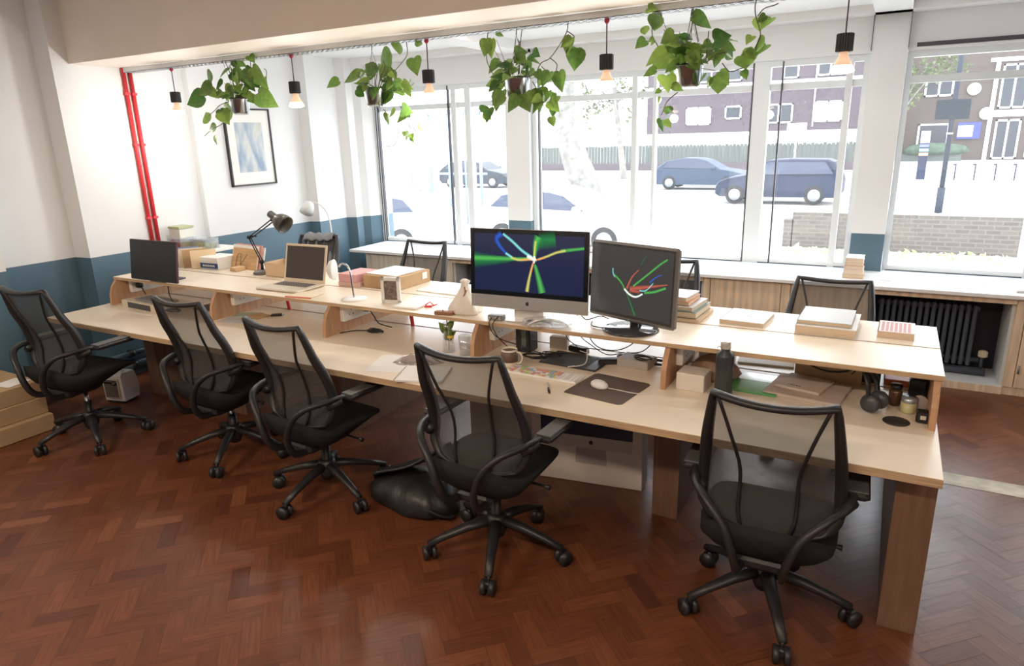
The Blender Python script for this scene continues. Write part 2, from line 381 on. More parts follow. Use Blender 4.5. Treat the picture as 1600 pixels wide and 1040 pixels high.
# ---------------------------------------------------------------- pipes on the left wall
for i, y in enumerate((3.612, 3.668)):
    o = tag(MB().tube([(-5.553, y, 1.0), (-5.553, y, 2.50)], .016, 10).build('red_conduit', m_red), 'left of the two red vertical conduits on the white pilaster' if i == 0 else 'right of the two red vertical conduits on the white pilaster', 'conduit', 'red conduits')
    for z in (1.3, 1.9, 2.3): MB().box(-5.57, y-.02, z-.01, -5.533, y+.02, z+.01).build('conduit_clip', m_red, o)
m_bpipe = P('blue_painted_pipe', (.06, .12, .17), .35)
for z, r, lab in ((.10, .035, 'thick blue heating pipe along the foot of the left wall'), (.20, .022, 'thin upper blue heating pipe along the left wall')):
    o = tag(MB().tube([(-5.52, 2.5, z), (-5.52, 3.9, z), (-5.52, 5.4, z)], r, 12).build('heating_pipe', m_bpipe), lab, 'pipe')
    for y in (3.2, 3.75): MB().cyl((-5.52, y, z), (-5.52, y+.05, z), r+.012, 12).build('pipe_collar', m_blackm, o)

# ---------------------------------------------------------------- long bench desk
ZD, ZS = .73, .94
XL, XR = -5.14, .257
dk = empty('bench_desk', 'long double sided plywood bench desk with raised middle shelves', 'desk', (0, 0, 0))
def slab(name, x0, y0, x1, y1, zt, th, yedge=True):
    b = MB(); b.mat(1).box(x0, y0, zt-th, x1, y1, zt-.002, ch=.001); b.mat(0).box(x0+.001, y0+.001, zt-.002, x1-.001, y1-.001, zt)
    return b.build(name, [m_top, m_ply], dk)
slab('desktop', XL-.07, 2.486, XR, 3.362, ZD, .034)
slab('desktop', XL-.07, 3.378, XR, 4.25, ZD, .034)
slab('shelf_top', XL, 2.975, XR, 3.355, ZS, .022)
slab('shelf_top', XL, 3.368, XR, 3.745, ZS, .022)
for x in (-5.13, -3.985, -2.95, -1.885, -.84, .235):
    pr = [(2.985, ZS-.022), (2.945, ZS-.07), (2.925, ZS-.12), (2.915, ZD), (3.74, ZD), (3.745, ZS-.022)]
    MB().prism(pr, x-.012, x+.012, 'x').build('divider', m_side, dk)
for x, y0 in ((-5.0, 3.03), (-4.04, 3.03), (-3.12, 3.05), (-2.0, 3.05), (-.905, 3.03), (.13, 2.63)):
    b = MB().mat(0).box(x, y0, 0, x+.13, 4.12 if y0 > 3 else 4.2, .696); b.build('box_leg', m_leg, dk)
# sockets on the dividers
m_sock = P('socket_white', (.82, .80, .76), .35)
for x, y0 in ((-5.118, 3.07), (-3.973, 3.08), (-2.938, 3.05), (-1.873, 3.08), (-.828, 3.08)):
    s = tag(MB().box(x, y0, .80, x+.035, y0+.27, .905, ch=.004).build('socket_outlet', m_sock), 'x', 'socket')
    s['label'] = {-5.118: 'white double socket on the leftmost desk divider, behind the black monitor', -3.973: 'white double socket on the divider left of the laptop', -2.938: 'white double socket on the divider under the round white lamp',
                  -1.873: 'white double socket on the divider left of the big silver screen', -.828: 'white double socket on the divider beside the black bottle'}[x]
    s['group'] = 'sockets on the desk dividers'
    b = MB()
    for yy in (y0+.07, y0+.20):
        b.box(x+.035, yy-.004, .865, x+.036, yy+.004, .877).box(x+.035, yy-.02, .835, x+.036, yy-.012, .841).box(x+.035, yy+.012, .835, x+.036, yy+.02, .841)
    b.build('socket_holes', m_dark, s)
for x, y, lab in ((-5.083, 3.12, 'black plug in the socket behind the black monitor'), (-2.903, 3.24, 'black plug in the socket under the round white lamp')):
    MBp = MB().box(x, y-.022, .83, x+.045, y+.022, .875, ch=.008); p = tag(MBp.build('mains_plug', m_black), lab, 'plug')
    MB().tube(smooth_path([(x+.04, y, .85), (x+.09, y-.01, .80), (x+.10, y+.02, .75), (x+.2, y+.02, .736)]), .004, 6).build('mains_lead', m_cable, p)
for x, lab in ((-3.72, 'red cable drop behind the laptop, between the two desktops'), (-2.62, 'red cable drop left of the white photo frame')):
    o = tag(MB().tube(smooth_path([(x, 3.366, .60), (x+.005, 3.36, .76), (x-.02, 3.36, .86), (x-.03, 3.36, .915)]), .012, 8).build('red_cable_drop', m_red), lab, 'cable')

# ---------------------------------------------------------------- mesh task chair
def back_pt(u, v):
    """u -1..1 across, v 0..1 up; returns a point on the back"""
    w = .245-.045*v+.012*math.sin(v*math.pi)
    if v < .16: w *= .80+.20*math.sin((v/.16)*math.pi/2)
    z = .475+.565*v
    y = -.150+.03*math.sin(min(v/.7, 1)*math.pi)-.105*max(0, v-.25)**1.4/.75**1.4
    y += .035*(u*u-.6)
    z += -.018*(1-u*u)*(v if v > .5 else 0) + (.02*u*u if v < .2 else 0)
    return Vector((u*w, y, z))
def make_chair():
    root = empty('task_chair', 'x', 'chair', (0, 0, 0))
    # seat
    N, M_ = 20, 14; vs = []; fs = []; b = MB()
    def seat_pt(a, t, top):
        # a around, t 0..1 outwards
        ca, sa = math.cos(a), math.sin(a); e = .62
        x = math.copysign(abs(ca)**e, ca)*.25*t; y = math.copysign(abs(sa)**e, sa)*(.29 if sa > 0 else .275)*t+.005
        edge = t*t
        z = .452+.018*edge
        if y < -.12: z += .085*((-.12-y)/.15)**1.5
        if y > .12: z -= .02*((y-.12)/.12)**2
        if not top:
            z -= .012+.105*(1-t**3.5)*(1 if y < .0 else max(0, 1-(y-.0)*3.3))+(.05*max(0, min(1, (-.05-y)/.15))*t**2)
        return (x, y, z)
    K = 32; T = 7
    for top in (True, False):
        base = len(vs)
        for i in range(T+1):
            for k in range(K): vs.append(seat_pt(2*math.pi*k/K, i/T if i else .001, top))
        for i in range(T):
            for k in range(K):
                l = (k+1) % K; fs.append((base+i*K+k, base+i*K+l, base+(i+1)*K+l, base+(i+1)*K+k))
    t0 = T*K; b0 = (T+1)*K+T*K
    for k in range(K): l = (k+1) % K; fs.append((t0+k, t0+l, b0+l, b0+k))
    MB().add(vs, fs, True).build('seat', m_seat, root)
    # under seat pan
    MB().box(-.10, -.19, .315, .10, .08, .38, ch=.03).build('tilt_mechanism', m_black, root)
    MB().tube([(.08, .02, .375), (.24, .03, .37), (.27, .03, .368)], [.006, .006, .013], 8).build('tilt_lever', m_black, root)
    # back mesh (lower part dark pocket)
    nu, nv = 14, 18; vs = []; fs = []
    for j in range(nv+1):
        for i in range(nu+1): vs.append(back_pt(-1+2*i/nu, j/nv))
    for j in range(nv):
        for i in range(nu): a = j*(nu+1)+i; fs.append((a, a+1, a+nu+2, a+nu+1))
    MB().add(vs, fs, True).build('back_mesh', m_mesh, root)
    # frame round the mesh
    path = []; rad = []
    for i in range(0, 12): t = -1+2*i/12; path.append(back_pt(t, 1)); rad.append(.0195)
    for j in range(18): v = 1-j/18; path.append(back_pt(1, v)); rad.append(.020+.010*math.sin((1-v)*math.pi*.9))
    for i in range(0, 12): t = 1-2*i/12; path.append(back_pt(t, 0)); rad.append(.013)
    for j in range(18): v = j/18; path.append(back_pt(-1, v)); rad.append(.020+.010*math.sin((1-v)*math.pi*.9))
    MB().tube(path, rad, 8, closed=True, flat=.7).build('back_frame', m_black, root)
    for s in (-1, 1):
        pts = []
        for j in range(17):
            v = 1-j/16; u = s*(.42+.50*max(0, (v-.35)/.65)**1.8); p = back_pt(u, v); pts.append((p.x, p.y-.010, p.z))
        MB().tube(pts, .0068, 6).build('back_rib', m_black, root)
        # arm loop
        pts = smooth_path([(s*.065, -.12, .335), (s*.08, -.25, .355), (s*.09, -.30, .44), (s*.13, -.30, .55), (s*.20, -.265, .625), (s*.252, -.19, .645), (s*.275, -.10, .65), (s*.283, -.05, .642)], 5)
        MB().tube(pts, .0145, 8, flat=1.35).build('arm_loop', m_black, root)
        MB().tube([(s*.238, -.155, .61), (s*.285, -.09, .635)], .022, 8).build('arm_joint', m_black, root)
        q = []
        bb = MB(); bb.box(-.042, -.13, -.016, .042, .14, .012, ch=.012); bb.xf(Matrix.Translation((s*.295, .05, .650)))
        ap = bb.build('armrest_pad', m_black, root)
        bb = MB(); bb.box(-.036, -.12, .011, .036, .13, .018, ch=.004); bb.xf(Matrix.Translation((s*.295, .05, .650))); bb.build('pad_top', m_pad, ap)
    MB().cyl((0, 0, .13), (0, 0, .36), .014, 12).build('gas_lift', m_chrome, root)
    MB().cyl((0, 0, .08), (0, 0, .27), .030, 16, .024).build('lift_cover', m_black, root)
    MB().lathe([(.0, .085), (.035, .085), (.048, .12), (.052, .165), (.045, .19), (.03, .20), (0, .20)]).build('base_hub', m_black, root)
    star = []
    for k in range(5):
        a = 2*math.pi*k/5; ca, sa = math.cos(a), math.sin(a)
        leg = MB().tube([(0.03*ca, .03*sa, .165), (.14*ca, .14*sa, .145), (.24*ca, .24*sa, .115), (.325*ca, .325*sa, .083)], [.031, .026, .021, .018], 8, flat=.8).build('base_leg', m_black, root)
        c = MB(); c.cyl((.318*ca, .318*sa, .05), (.318*ca, .318*sa, .085), .008, 8)
        yaw = a+.9+k*1.3; cx, cy = .318*ca+.012*math.cos(yaw), .318*sa+.012*math.sin(yaw); nx, ny = -math.sin(yaw), math.cos(yaw)
        c.box(cx-.013, cy-.013, .03, cx+.013, cy+.013, .062, ch=.004)
        for sgn in (-1, 1): c.cyl((cx+nx*.010*sgn, cy+ny*.010*sgn, .034), (cx+nx*.030*sgn, cy+ny*.030*sgn, .034), .034, 18)
        cs = c.build('castor', m_black, root); star += [leg, cs]
    return root
chair0 = make_chair()
def spin(root, ang):
    for ch in root.children:
        if ch.name.startswith('base_leg') or ch.name.startswith('castor'): ch.rotation_euler = (0, 0, ang)
CH = [
 ((-.288, 2.559), 2.0, 3.2, 'black mesh task chair at the right end of the desk, nearest the bottle', -.06),
 ((-1.458, 2.403), -2.5, 5.3, 'black mesh task chair before the big silver screen, beside the floor bag', .06),
 ((-2.589, 2.475), -5.0, 54.6, 'black mesh task chair just left of the crumpled black bag', .0),
 ((-3.471, 2.578), -1.0, 13.0, 'black mesh task chair second from the left wall on the near side', .0),
 ((-4.55, 2.305), 5.0, 47.9, 'black mesh task chair nearest the blue wall, in front of the fan heater', .0),
 ((-.262, 4.20), 178, 10, 'black mesh task chair across the desk in front of the right radiator', .0),
 ((-1.36, 4.53), 180, 30, 'black mesh task chair mostly hidden behind the grey rimmed monitor', .0),
 ((-3.62, 4.70), 181, 50, 'black mesh task chair across the desk behind the cardboard box', .0),
 ((-4.74, 4.56), 190, 20, 'black mesh task chair across the desk with a grey jacket over its back', .0)]
def lift(root, dz):
    for ch in root.children:
        if ch.name.split('.')[0] in ('seat', 'tilt_mechanism', 'tilt_lever', 'back_mesh', 'back_frame', 'back_rib', 'arm_loop', 'arm_joint', 'armrest_pad'): ch.location = (0, 0, dz)
chairs = []
for i, ((x, y), rz, st, lab, dx) in enumerate(CH):
    c = chair0 if i == 0 else copy_tree(chair0)
    c.location = (x, y, 0); c.rotation_euler = (0, 0, R_(rz)); c['label'] = lab
    lift(c, (-.05, .015, -.007, .007, .04, -.04, -.04, -.04, -.02)[i])
    c['group'] = 'mesh task chairs along the near side' if i < 5 else 'mesh task chairs along the window side'
    spin(c, R_(st-rz)); chairs.append(c)
# jacket on the last chair
J = MB(); vs = []; fs = []
for j in range(13):
    for i in range(15):
        u = -.80+1.6*i/14; v = 1-.55*abs(j-2)/10.0
        p = back_pt(u, min(v, .99)); off = -.028 if j >= 2 else .03
        off += (-.014*math.sin(i*1.9)+ -.010*math.sin(i*3.1+j*.5))*(1 if j > 2 else .3)
        z = p.z + (.030 if j in (1, 2, 3) else .01) + .012*math.sin(i*1.7)
        vs.append((p.x, p.y+off, z))
for j in range(12):
    for i in range(14): a = j*15+i; fs.append((a, a+1, a+16, a+15))
jk = tag(J.add(vs, fs, True).build('jacket', m_clothg), 'grey jacket draped over the back of a far chair', 'jacket')
jk.location = chairs[8].location; jk.rotation_euler = chairs[8].rotation_euler
mdf = jk.modifiers.new('thick', 'SOLIDIFY'); mdf.thickness = .012; mdf = jk.modifiers.new('sub', 'SUBSURF'); mdf.levels = mdf.render_levels = 1

# ---------------------------------------------------------------- pendants, cable tray
def tray():
    b = MB(); X0, X1 = -5.56, 2.2; y0, y1 = 3.605, 3.70; z = 2.462
    b.box(X0, y0, z, X1, y0+.006, z+.035).box(X0, y1-.006, z, X1, y1, z+.035).box(X0, y0, z, X1, y0+.018, z+.002).box(X0, y1-.018, z, X1, y1, z+.002)
    b.box(X0, (y0+y1)/2-.012, z, X1, (y0+y1)/2+.012, z+.002)
    n = int((X1-X0)/.045)
    for k in range(n): x = X0+k*.045; b.box(x, y0, z, x+.024, y1, z+.002)
    return tag(b.build('cable_tray', P('galvanised_tray', (.70, .72, .74), .4, .4)), 'white perforated cable tray hung along the ceiling beam', 'cable tray')
tray()
m_bulb = P('bulb_glow', (1, .75, .5), .3, emit=(1, .72, .45), estr=3.5)
m_bulbn = P('bulb_reflector', (.85, .55, .36), .3, emit=(1, .62, .42), estr=.55)
m_redcap = P('red_ceiling_cap', (.55, .03, .08), .4)
def pendant():
    r = empty('pendant_lamp', 'x', 'lamp', (0, 0, 2.46), 0, 'bare pendant lamps over the desk')
    MB().lathe([(0, 0), (.012, 0), (.014, -.02), (.006, -.03), (0, -.03)]).build('ceiling_cap', m_redcap, r)
    MB().cyl((0, 0, -.02), (0, 0, -.19), .0035, 6).build('cord', P('dark_flex', (.10, .05, .06), .5), r)
    b = MB(); b.cyl((0, 0, -.18), (0, 0, -.258), .034, 20)
    for k in range(20): a = 2*math.pi*k/20; b.box(.034*math.cos(a)-.003, .034*math.sin(a)-.003, -.256, .034*math.cos(a)+.003, .034*math.sin(a)+.003, -.182)
    b.build('lamp_holder', m_black, r)
    MB().lathe([(.018, -.258), (.02, -.275), (.03, -.295), (.040, -.315)]).build('bulb_reflector', m_bulbn, r)
    MB().lathe([(0.0, -.352), (.03, -.350), (.050, -.344), (.053, -.338), (.040, -.315), (.0, -.314)]).build('bulb_face', m_bulb, r)
    l = bpy.data.lights.new('bulb_light', 'POINT'); l.energy = 12; l.color = (1, .96, .91); l.shadow_soft_size = .05
    lo = bpy.data.objects.new('bulb_light', l); COL.objects.link(lo); lo.parent = r; lo.location = (0, 0, -.42)
    return r
pd = pendant()
labs = ['leftmost pendant bulb, hanging left of the first plant', 'pendant bulb hanging between the first and second plants', 'pendant bulb hanging between the second and third plants', 'pendant bulb hanging between the third and fourth plants', 'rightmost pendant bulb, right of all the plants']
for i, x in enumerate((-5.005, -3.72, -2.584, -1.42, -.268)):
    c = pd if i == 0 else copy_tree(pd)
    c.location = (x, 3.6+(.012 if i < 9 else 0)+.04, 2.468); c['label'] = labs[i]
# unseen fill panels, added to brighten the camera and window sides
cl = None
for i, (x, y, pw) in enumerate(FILL):
    r = empty('ceiling_light', ['flat warm ceiling light behind the camera, left', 'flat warm ceiling light behind the camera, middle', 'flat warm ceiling light behind the camera, right', 'flat ceiling light before the left window, above the frame', 'flat ceiling light before the right window, above the frame'][i], 'ceiling light', (x, y, 3.05 if y < 3 else 2.75))
    MB().box(-.62, -.17, -.05, .62, .17, 0, ch=.01).build('lamp_body', m_wplas, r)
    MB().box(-.58, -.14, -.056, .58, .14, -.05).build('diffuser', P('diffuser', (1, .9, .75), .5, emit=(1, .78, .55), estr=2.0), r)
    a = area('lamp_light', (0, 0, -.07), (0, 0, 0), 1.1, .26, pw, (1, .80, .62) if y < 3 else (1, .97, .93)); a.parent = r
PLANTS={
 'p1':([[-4.445,2.363,-4.579,2.328],[-4.555,2.226,-4.705,2.178],[-4.626,2.055,-4.691,2.129],[-4.688,1.951,-4.676,1.877],[-4.554,2.012,-4.653,1.991],[-4.44,2.135,-4.575,2.085],[-4.396,2.117,-4.319,2.025],[-4.452,2.135,-4.423,2.048],[-4.443,2.29,-4.589,2.243],[-4.4,2.318,-4.496,2.27],[-4.334,2.405,-4.398,2.356],[-4.302,2.387,-4.234,2.323],[-4.275,2.46,-4.218,2.426],[-4.355,2.473,-4.447,2.435],[-4.297,2.469,-4.251,2.41],[-4.238,2.413,-4.18,2.357],[-4.18,2.357,-4.135,2.295],[-4.282,2.371,-4.237,2.308],[-4.36,2.285,-4.31,2.237],[-4.274,2.295,-4.314,2.222],[-4.241,2.286,-4.225,2.194],[-4.266,2.28,-4.285,2.159],[-4.188,2.32,-4.247,2.256],[-4.115,2.397,-4.05,2.327],[-4.067,2.357,-4.017,2.266],[-4.037,2.333,-4.007,2.228],[-4.136,2.235,-4.019,2.132],[-4.128,2.332,-4.061,2.239],[-4.015,2.394,-3.931,2.246],[-4.055,2.473,-3.987,2.425],[-4.202,2.366,-4.128,2.272],[-4.436,2.266,-4.376,2.209],[-4.45,2.259,-4.432,2.173],[-4.393,2.241,-4.332,2.192],[-4.507,2.278,-4.448,2.213],[-4.317,2.206,-4.297,2.159],[-4.349,2.39,-4.299,2.32],[-4.222,2.382,-4.293,2.319]],
  [[[-4.261,2.188],[-4.343,2.192],[-4.47,2.167],[-4.54,2.131],[-4.623,2.094]],[[-4.35,2.162],[-4.461,2.041],[-4.57,1.997],[-4.669,1.951]],[[-4.226,2.187],[-4.127,2.28],[-4.075,2.373],[-4.065,2.452]],[[-4.282,2.205],[-4.326,2.389],[-4.345,2.465]],[[-4.235,2.202],[-4.14,2.213],[-4.037,2.274],[-3.998,2.367],[-4.02,2.394]]]),
 'p2':([[-2.912,2.374,-3.077,2.39],[-2.996,2.297,-3.104,2.363],[-3.123,2.288,-3.216,2.298],[-3.113,2.287,-3.246,2.26],[-3.256,2.261,-3.322,2.228],[-3.13,2.232,-3.204,2.153],[-3.133,2.203,-3.084,2.165],[-3.051,2.234,-3.131,2.217],[-2.9,2.315,-2.956,2.229],[-2.917,2.33,-2.953,2.256],[-2.882,2.3,-2.926,2.241],[-2.793,2.463,-2.837,2.389],[-2.729,2.371,-2.69,2.264],[-2.819,2.282,-2.781,2.249],[-2.743,2.216,-2.811,2.179],[-2.706,2.228,-2.657,2.17],[-2.701,2.186,-2.692,2.128],[-2.827,2.2,-2.796,2.143],[-2.889,2.239,-2.832,2.152],[-2.914,2.17,-2.971,2.088],[-2.885,2.183,-2.941,2.101],[-2.901,2.113,-2.905,2.075],[-2.852,2.041,-2.879,1.963],[-2.814,2.053,-2.882,2.028],[-2.785,2.059,-2.762,2.009],[-2.739,2.064,-2.637,2.039],[-2.738,2.071,-2.725,2.008],[-2.759,2.037,-2.82,1.983],[-2.775,1.917,-2.761,1.87],[-2.688,1.915,-2.746,1.881],[-2.671,1.893,-2.651,1.861],[-2.659,1.984,-2.673,1.929],[-2.778,1.932,-2.772,1.896],[-2.677,2.459,-2.656,2.445],[-2.955,2.144,-2.883,2.204],[-2.778,2.232,-2.835,2.215],[-2.853,2.223,-2.904,2.184]],
  [[[-3.002,2.196],[-3.005,2.26],[-2.99,2.356]],[[-2.973,2.202],[-2.942,2.27],[-2.894,2.322],[-2.909,2.364]],[[-2.861,2.237],[-2.847,2.284],[-2.768,2.347],[-2.728,2.391],[-2.73,2.464]],[[-2.861,2.14],[-2.793,2.073],[-2.77,2.023],[-2.722,1.944]],[[-2.806,2.137],[-2.758,2.051],[-2.696,1.929]],[[-2.944,2.073],[-2.893,2.007],[-2.865,1.956],[-2.875,1.898],[-2.909,1.848],[-2.968,1.842]],[[-2.987,2.202],[-3.069,2.249],[-3.113,2.287]],[[-2.857,2.181],[-2.746,2.189],[-2.698,2.22]]]),
 'p3':([[-2.089,2.415,-2.104,2.31],[-2.118,2.412,-2.129,2.324],[-2.086,2.303,-2.144,2.242],[-2.028,2.299,-2.053,2.218],[-2.043,2.282,-2.088,2.244],[-2.09,2.19,-2.185,2.178],[-2.098,2.185,-2.16,2.137],[-2.234,2.038,-2.183,2.049],[-2.235,2.019,-2.202,1.984],[-2.126,2.046,-2.122,1.965],[-2.048,2.14,-2.079,2.019],[-1.991,2.101,-2.067,2.044],[-1.905,2.096,-1.95,2.014],[-1.883,2.107,-1.864,2.005],[-1.861,2.13,-1.842,2.04],[-1.806,2.127,-1.836,2.004],[-1.764,2.124,-1.85,2.01],[-1.737,2.111,-1.751,2.065],[-1.709,2.213,-1.737,2.135],[-1.682,2.217,-1.659,2.107],[-1.736,2.204,-1.764,2.171],[-1.804,2.225,-1.764,2.171],[-1.804,2.208,-1.854,2.153],[-1.941,2.316,-1.85,2.326],[-1.913,2.302,-1.855,2.275],[-1.948,2.311,-1.985,2.273],[-1.898,2.336,-1.836,2.317],[-2.0,2.262,-2.023,2.228],[-1.95,2.247,-1.973,2.225],[-1.915,2.244,-1.881,2.213],[-1.838,2.245,-1.874,2.207],[-1.765,2.066,-1.697,2.01],[-1.724,2.07,-1.697,2.028],[-1.752,2.03,-1.739,1.982],[-1.725,1.982,-1.712,1.925],[-1.683,2.085,-1.663,2.044],[-1.608,2.379,-1.628,2.292],[-1.589,2.372,-1.661,2.334],[-1.576,2.327,-1.602,2.212],[-1.609,2.313,-1.55,2.27],[-2.081,2.244,-2.039,2.187],[-2.131,2.459,-2.094,2.45],[-2.054,2.188,-2.084,2.154],[-1.765,2.089,-1.807,2.056]],
  [[[-1.944,2.223],[-1.932,2.401],[-1.923,2.463]],[[-2.031,2.211],[-1.939,2.396]],[[-1.874,2.195],[-1.935,2.402]],[[-2.111,2.222],[-2.149,2.302],[-2.145,2.379],[-2.131,2.459]],[[-2.046,2.188],[-2.095,2.172],[-2.116,2.107],[-2.123,2.046]],[[-1.835,2.222],[-1.803,2.271],[-1.748,2.293],[-1.687,2.358],[-1.644,2.421],[-1.64,2.475]],[[-1.748,2.293],[-1.701,2.258],[-1.698,2.224]],[[-1.644,2.421],[-1.608,2.396],[-1.608,2.382]],[[-1.803,2.254],[-1.77,2.217],[-1.756,2.193]],[[-1.86,2.177],[-1.82,2.116],[-1.78,2.031],[-1.752,1.995]]]),
 'p4':([[-1.179,2.481,-1.119,2.462],[-1.15,2.459,-1.176,2.406],[-1.129,2.445,-1.161,2.373],[-1.226,2.41,-1.232,2.37],[-1.203,2.338,-1.245,2.303],[-1.106,2.38,-1.119,2.363],[-1.16,2.335,-1.177,2.311],[-1.043,2.35,-1.117,2.312],[-1.014,2.303,-1.109,2.273],[-1.006,2.29,-1.192,2.209],[-1.074,2.271,-1.185,2.215],[-1.023,2.36,-0.987,2.32],[-0.965,2.425,-0.874,2.371],[-0.96,2.305,-0.978,2.263],[-0.92,2.302,-0.864,2.254],[-0.944,2.248,-0.893,2.166],[-0.972,2.288,-0.922,2.221],[-1.127,2.185,-1.198,2.163],[-1.072,2.207,-1.063,2.148],[-1.07,2.155,-1.039,2.075],[-1.026,2.101,-0.97,2.078],[-1.098,2.157,-1.061,2.103],[-0.833,2.165,-0.778,2.099],[-0.839,2.147,-0.854,2.059],[-0.871,2.136,-0.909,2.094],[-0.841,2.301,-0.752,2.309],[-0.827,2.282,-0.762,2.264],[-0.839,2.258,-0.874,2.187],[-0.806,2.25,-0.862,2.211],[-0.773,2.235,-0.746,2.208],[-0.734,2.232,-0.705,2.169],[-0.68,2.258,-0.712,2.169],[-0.711,2.254,-0.664,2.214],[-0.664,2.304,-0.681,2.27],[-0.613,2.27,-0.653,2.226],[-0.608,2.281,-0.666,2.239],[-0.711,2.163,-0.695,2.116],[-0.659,2.398,-0.651,2.332],[-0.597,2.386,-0.636,2.337],[-0.622,2.4,-0.656,2.368],[-1.094,2.052,-1.115,2.02],[-1.086,2.012,-1.106,1.966],[-1.078,1.985,-1.053,1.978],[-1.112,1.946,-1.121,1.876],[-1.105,1.946,-1.082,1.898],[-1.11,2.092,-1.138,2.074],[-1.012,2.272,-1.031,2.236],[-0.885,2.143,-0.916,2.095],[-1.16,2.328,-1.125,2.325],[-0.776,2.296,-0.739,2.299],[-0.931,2.259,-0.97,2.231]],
  [[[-1.031,2.223],[-0.975,2.337],[-0.958,2.416],[-0.958,2.494]],[[-0.93,2.309],[-0.958,2.403]],[[-0.889,2.219],[-0.886,2.354]],[[-1.123,2.268],[-1.145,2.314],[-1.175,2.361],[-1.175,2.481]],[[-1.025,2.075],[-1.079,2.032],[-1.106,1.966]],[[-1.034,2.127],[-1.117,2.086]],[[-0.661,2.25],[-0.634,2.301],[-0.633,2.331],[-0.655,2.391],[-0.661,2.433],[-0.657,2.461]],[[-0.655,2.397],[-0.631,2.43],[-0.59,2.442],[-0.572,2.449]],[[-0.809,2.201],[-0.775,2.161],[-0.731,2.171],[-0.687,2.186]],[[-0.888,2.206],[-0.838,2.24],[-0.774,2.247]]]),
}
# ---------------------------------------------------------------- hanging plants
def leaf_mat(name, c1, c2):
    mt = bpy.data.materials.new(name); mt.use_nodes = True; nt = mt.node_tree; b = nt.nodes['Principled BSDF']; out = nt.nodes['Material Output']
    at = nt.nodes.new('ShaderNodeAttribute'); at.attribute_name = 'leaf'
    rp = nt.nodes.new('ShaderNodeValToRGB'); rp.color_ramp.elements[0].color = (*c1, 1); rp.color_ramp.elements[1].color = (*c2, 1)
    tc = nt.nodes.new('ShaderNodeTexCoord'); n = nt.nodes.new('ShaderNodeTexNoise'); n.inputs['Scale'].default_value = 45; n.inputs['Detail'].default_value = 3; nt.links.new(tc.outputs['Object'], n.inputs['Vector'])
    ad = nt.nodes.new('ShaderNodeMath'); ad.operation = 'ADD'; mu = nt.nodes.new('ShaderNodeMath'); mu.operation = 'MULTIPLY_ADD'; mu.inputs[1].default_value = .7; mu.inputs[2].default_value = -.35
    nt.links.new(n.outputs['Fac'], mu.inputs[0]); nt.links.new(at.outputs['Fac'], ad.inputs[0]); nt.links.new(mu.outputs[0], ad.inputs[1]); nt.links.new(ad.outputs[0], rp.inputs[0])
    nt.links.new(rp.outputs[0], b.inputs['Base Color']); b.inputs['Roughness'].default_value = .38
    tl = nt.nodes.new('ShaderNodeBsdfTranslucent'); nt.links.new(rp.outputs[0], tl.inputs[0]); mx = nt.nodes.new('ShaderNodeMixShader'); mx.inputs[0].default_value = .35
    nt.links.new(b.outputs[0], mx.inputs[1]); nt.links.new(tl.outputs[0], mx.inputs[2]); nt.links.new(mx.outputs[0], out.inputs[0]); return mt
m_leaf = leaf_mat('pothos_leaf', (.045, .12, .022), (.27, .40, .075))
m_stem = P('vine_stem', (.10, .09, .06), .6)
def add_leaf(b, base, tip, wf, nrm, rng):
    base, tip = Vector(base), Vector(tip); ax = tip-base; L = ax.length
    if L < .01: return 0
    ax.normalize(); sd = ax.cross(nrm); sd.normalize(); nn = sd.cross(ax)
    prof = [(0.0, .0), (-.06, .22), (.03, .40), (.18, .47), (.36, .45), (.55, .35), (.72, .22), (.87, .10), (1.0, .0)]
    curl = rng.uniform(.06, .22); vs = []; fs = []
    for t, w in prof:
        dz = -curl*L*(t*t)*.9
        c = base+ax*(max(t, 0)*L)+nn*dz
        if t < 0: c = base
        cc = base+ax*(t*L)+nn*dz
        for sgn, k in ((-1, 1), (-.5, .5), (0, 0), (.5, .5), (1, 1)):
            q = (cc if sgn else c)+sd*(sgn*w*L*wf)+nn*(abs(sgn)*w*L*.28)
            vs.append(q)
    for i in range(len(prof)-1):
        for k in range(4): a = i*5+k; fs.append((a, a+1, a+6, a+5))
    b.add(vs, fs, True); return len(fs)
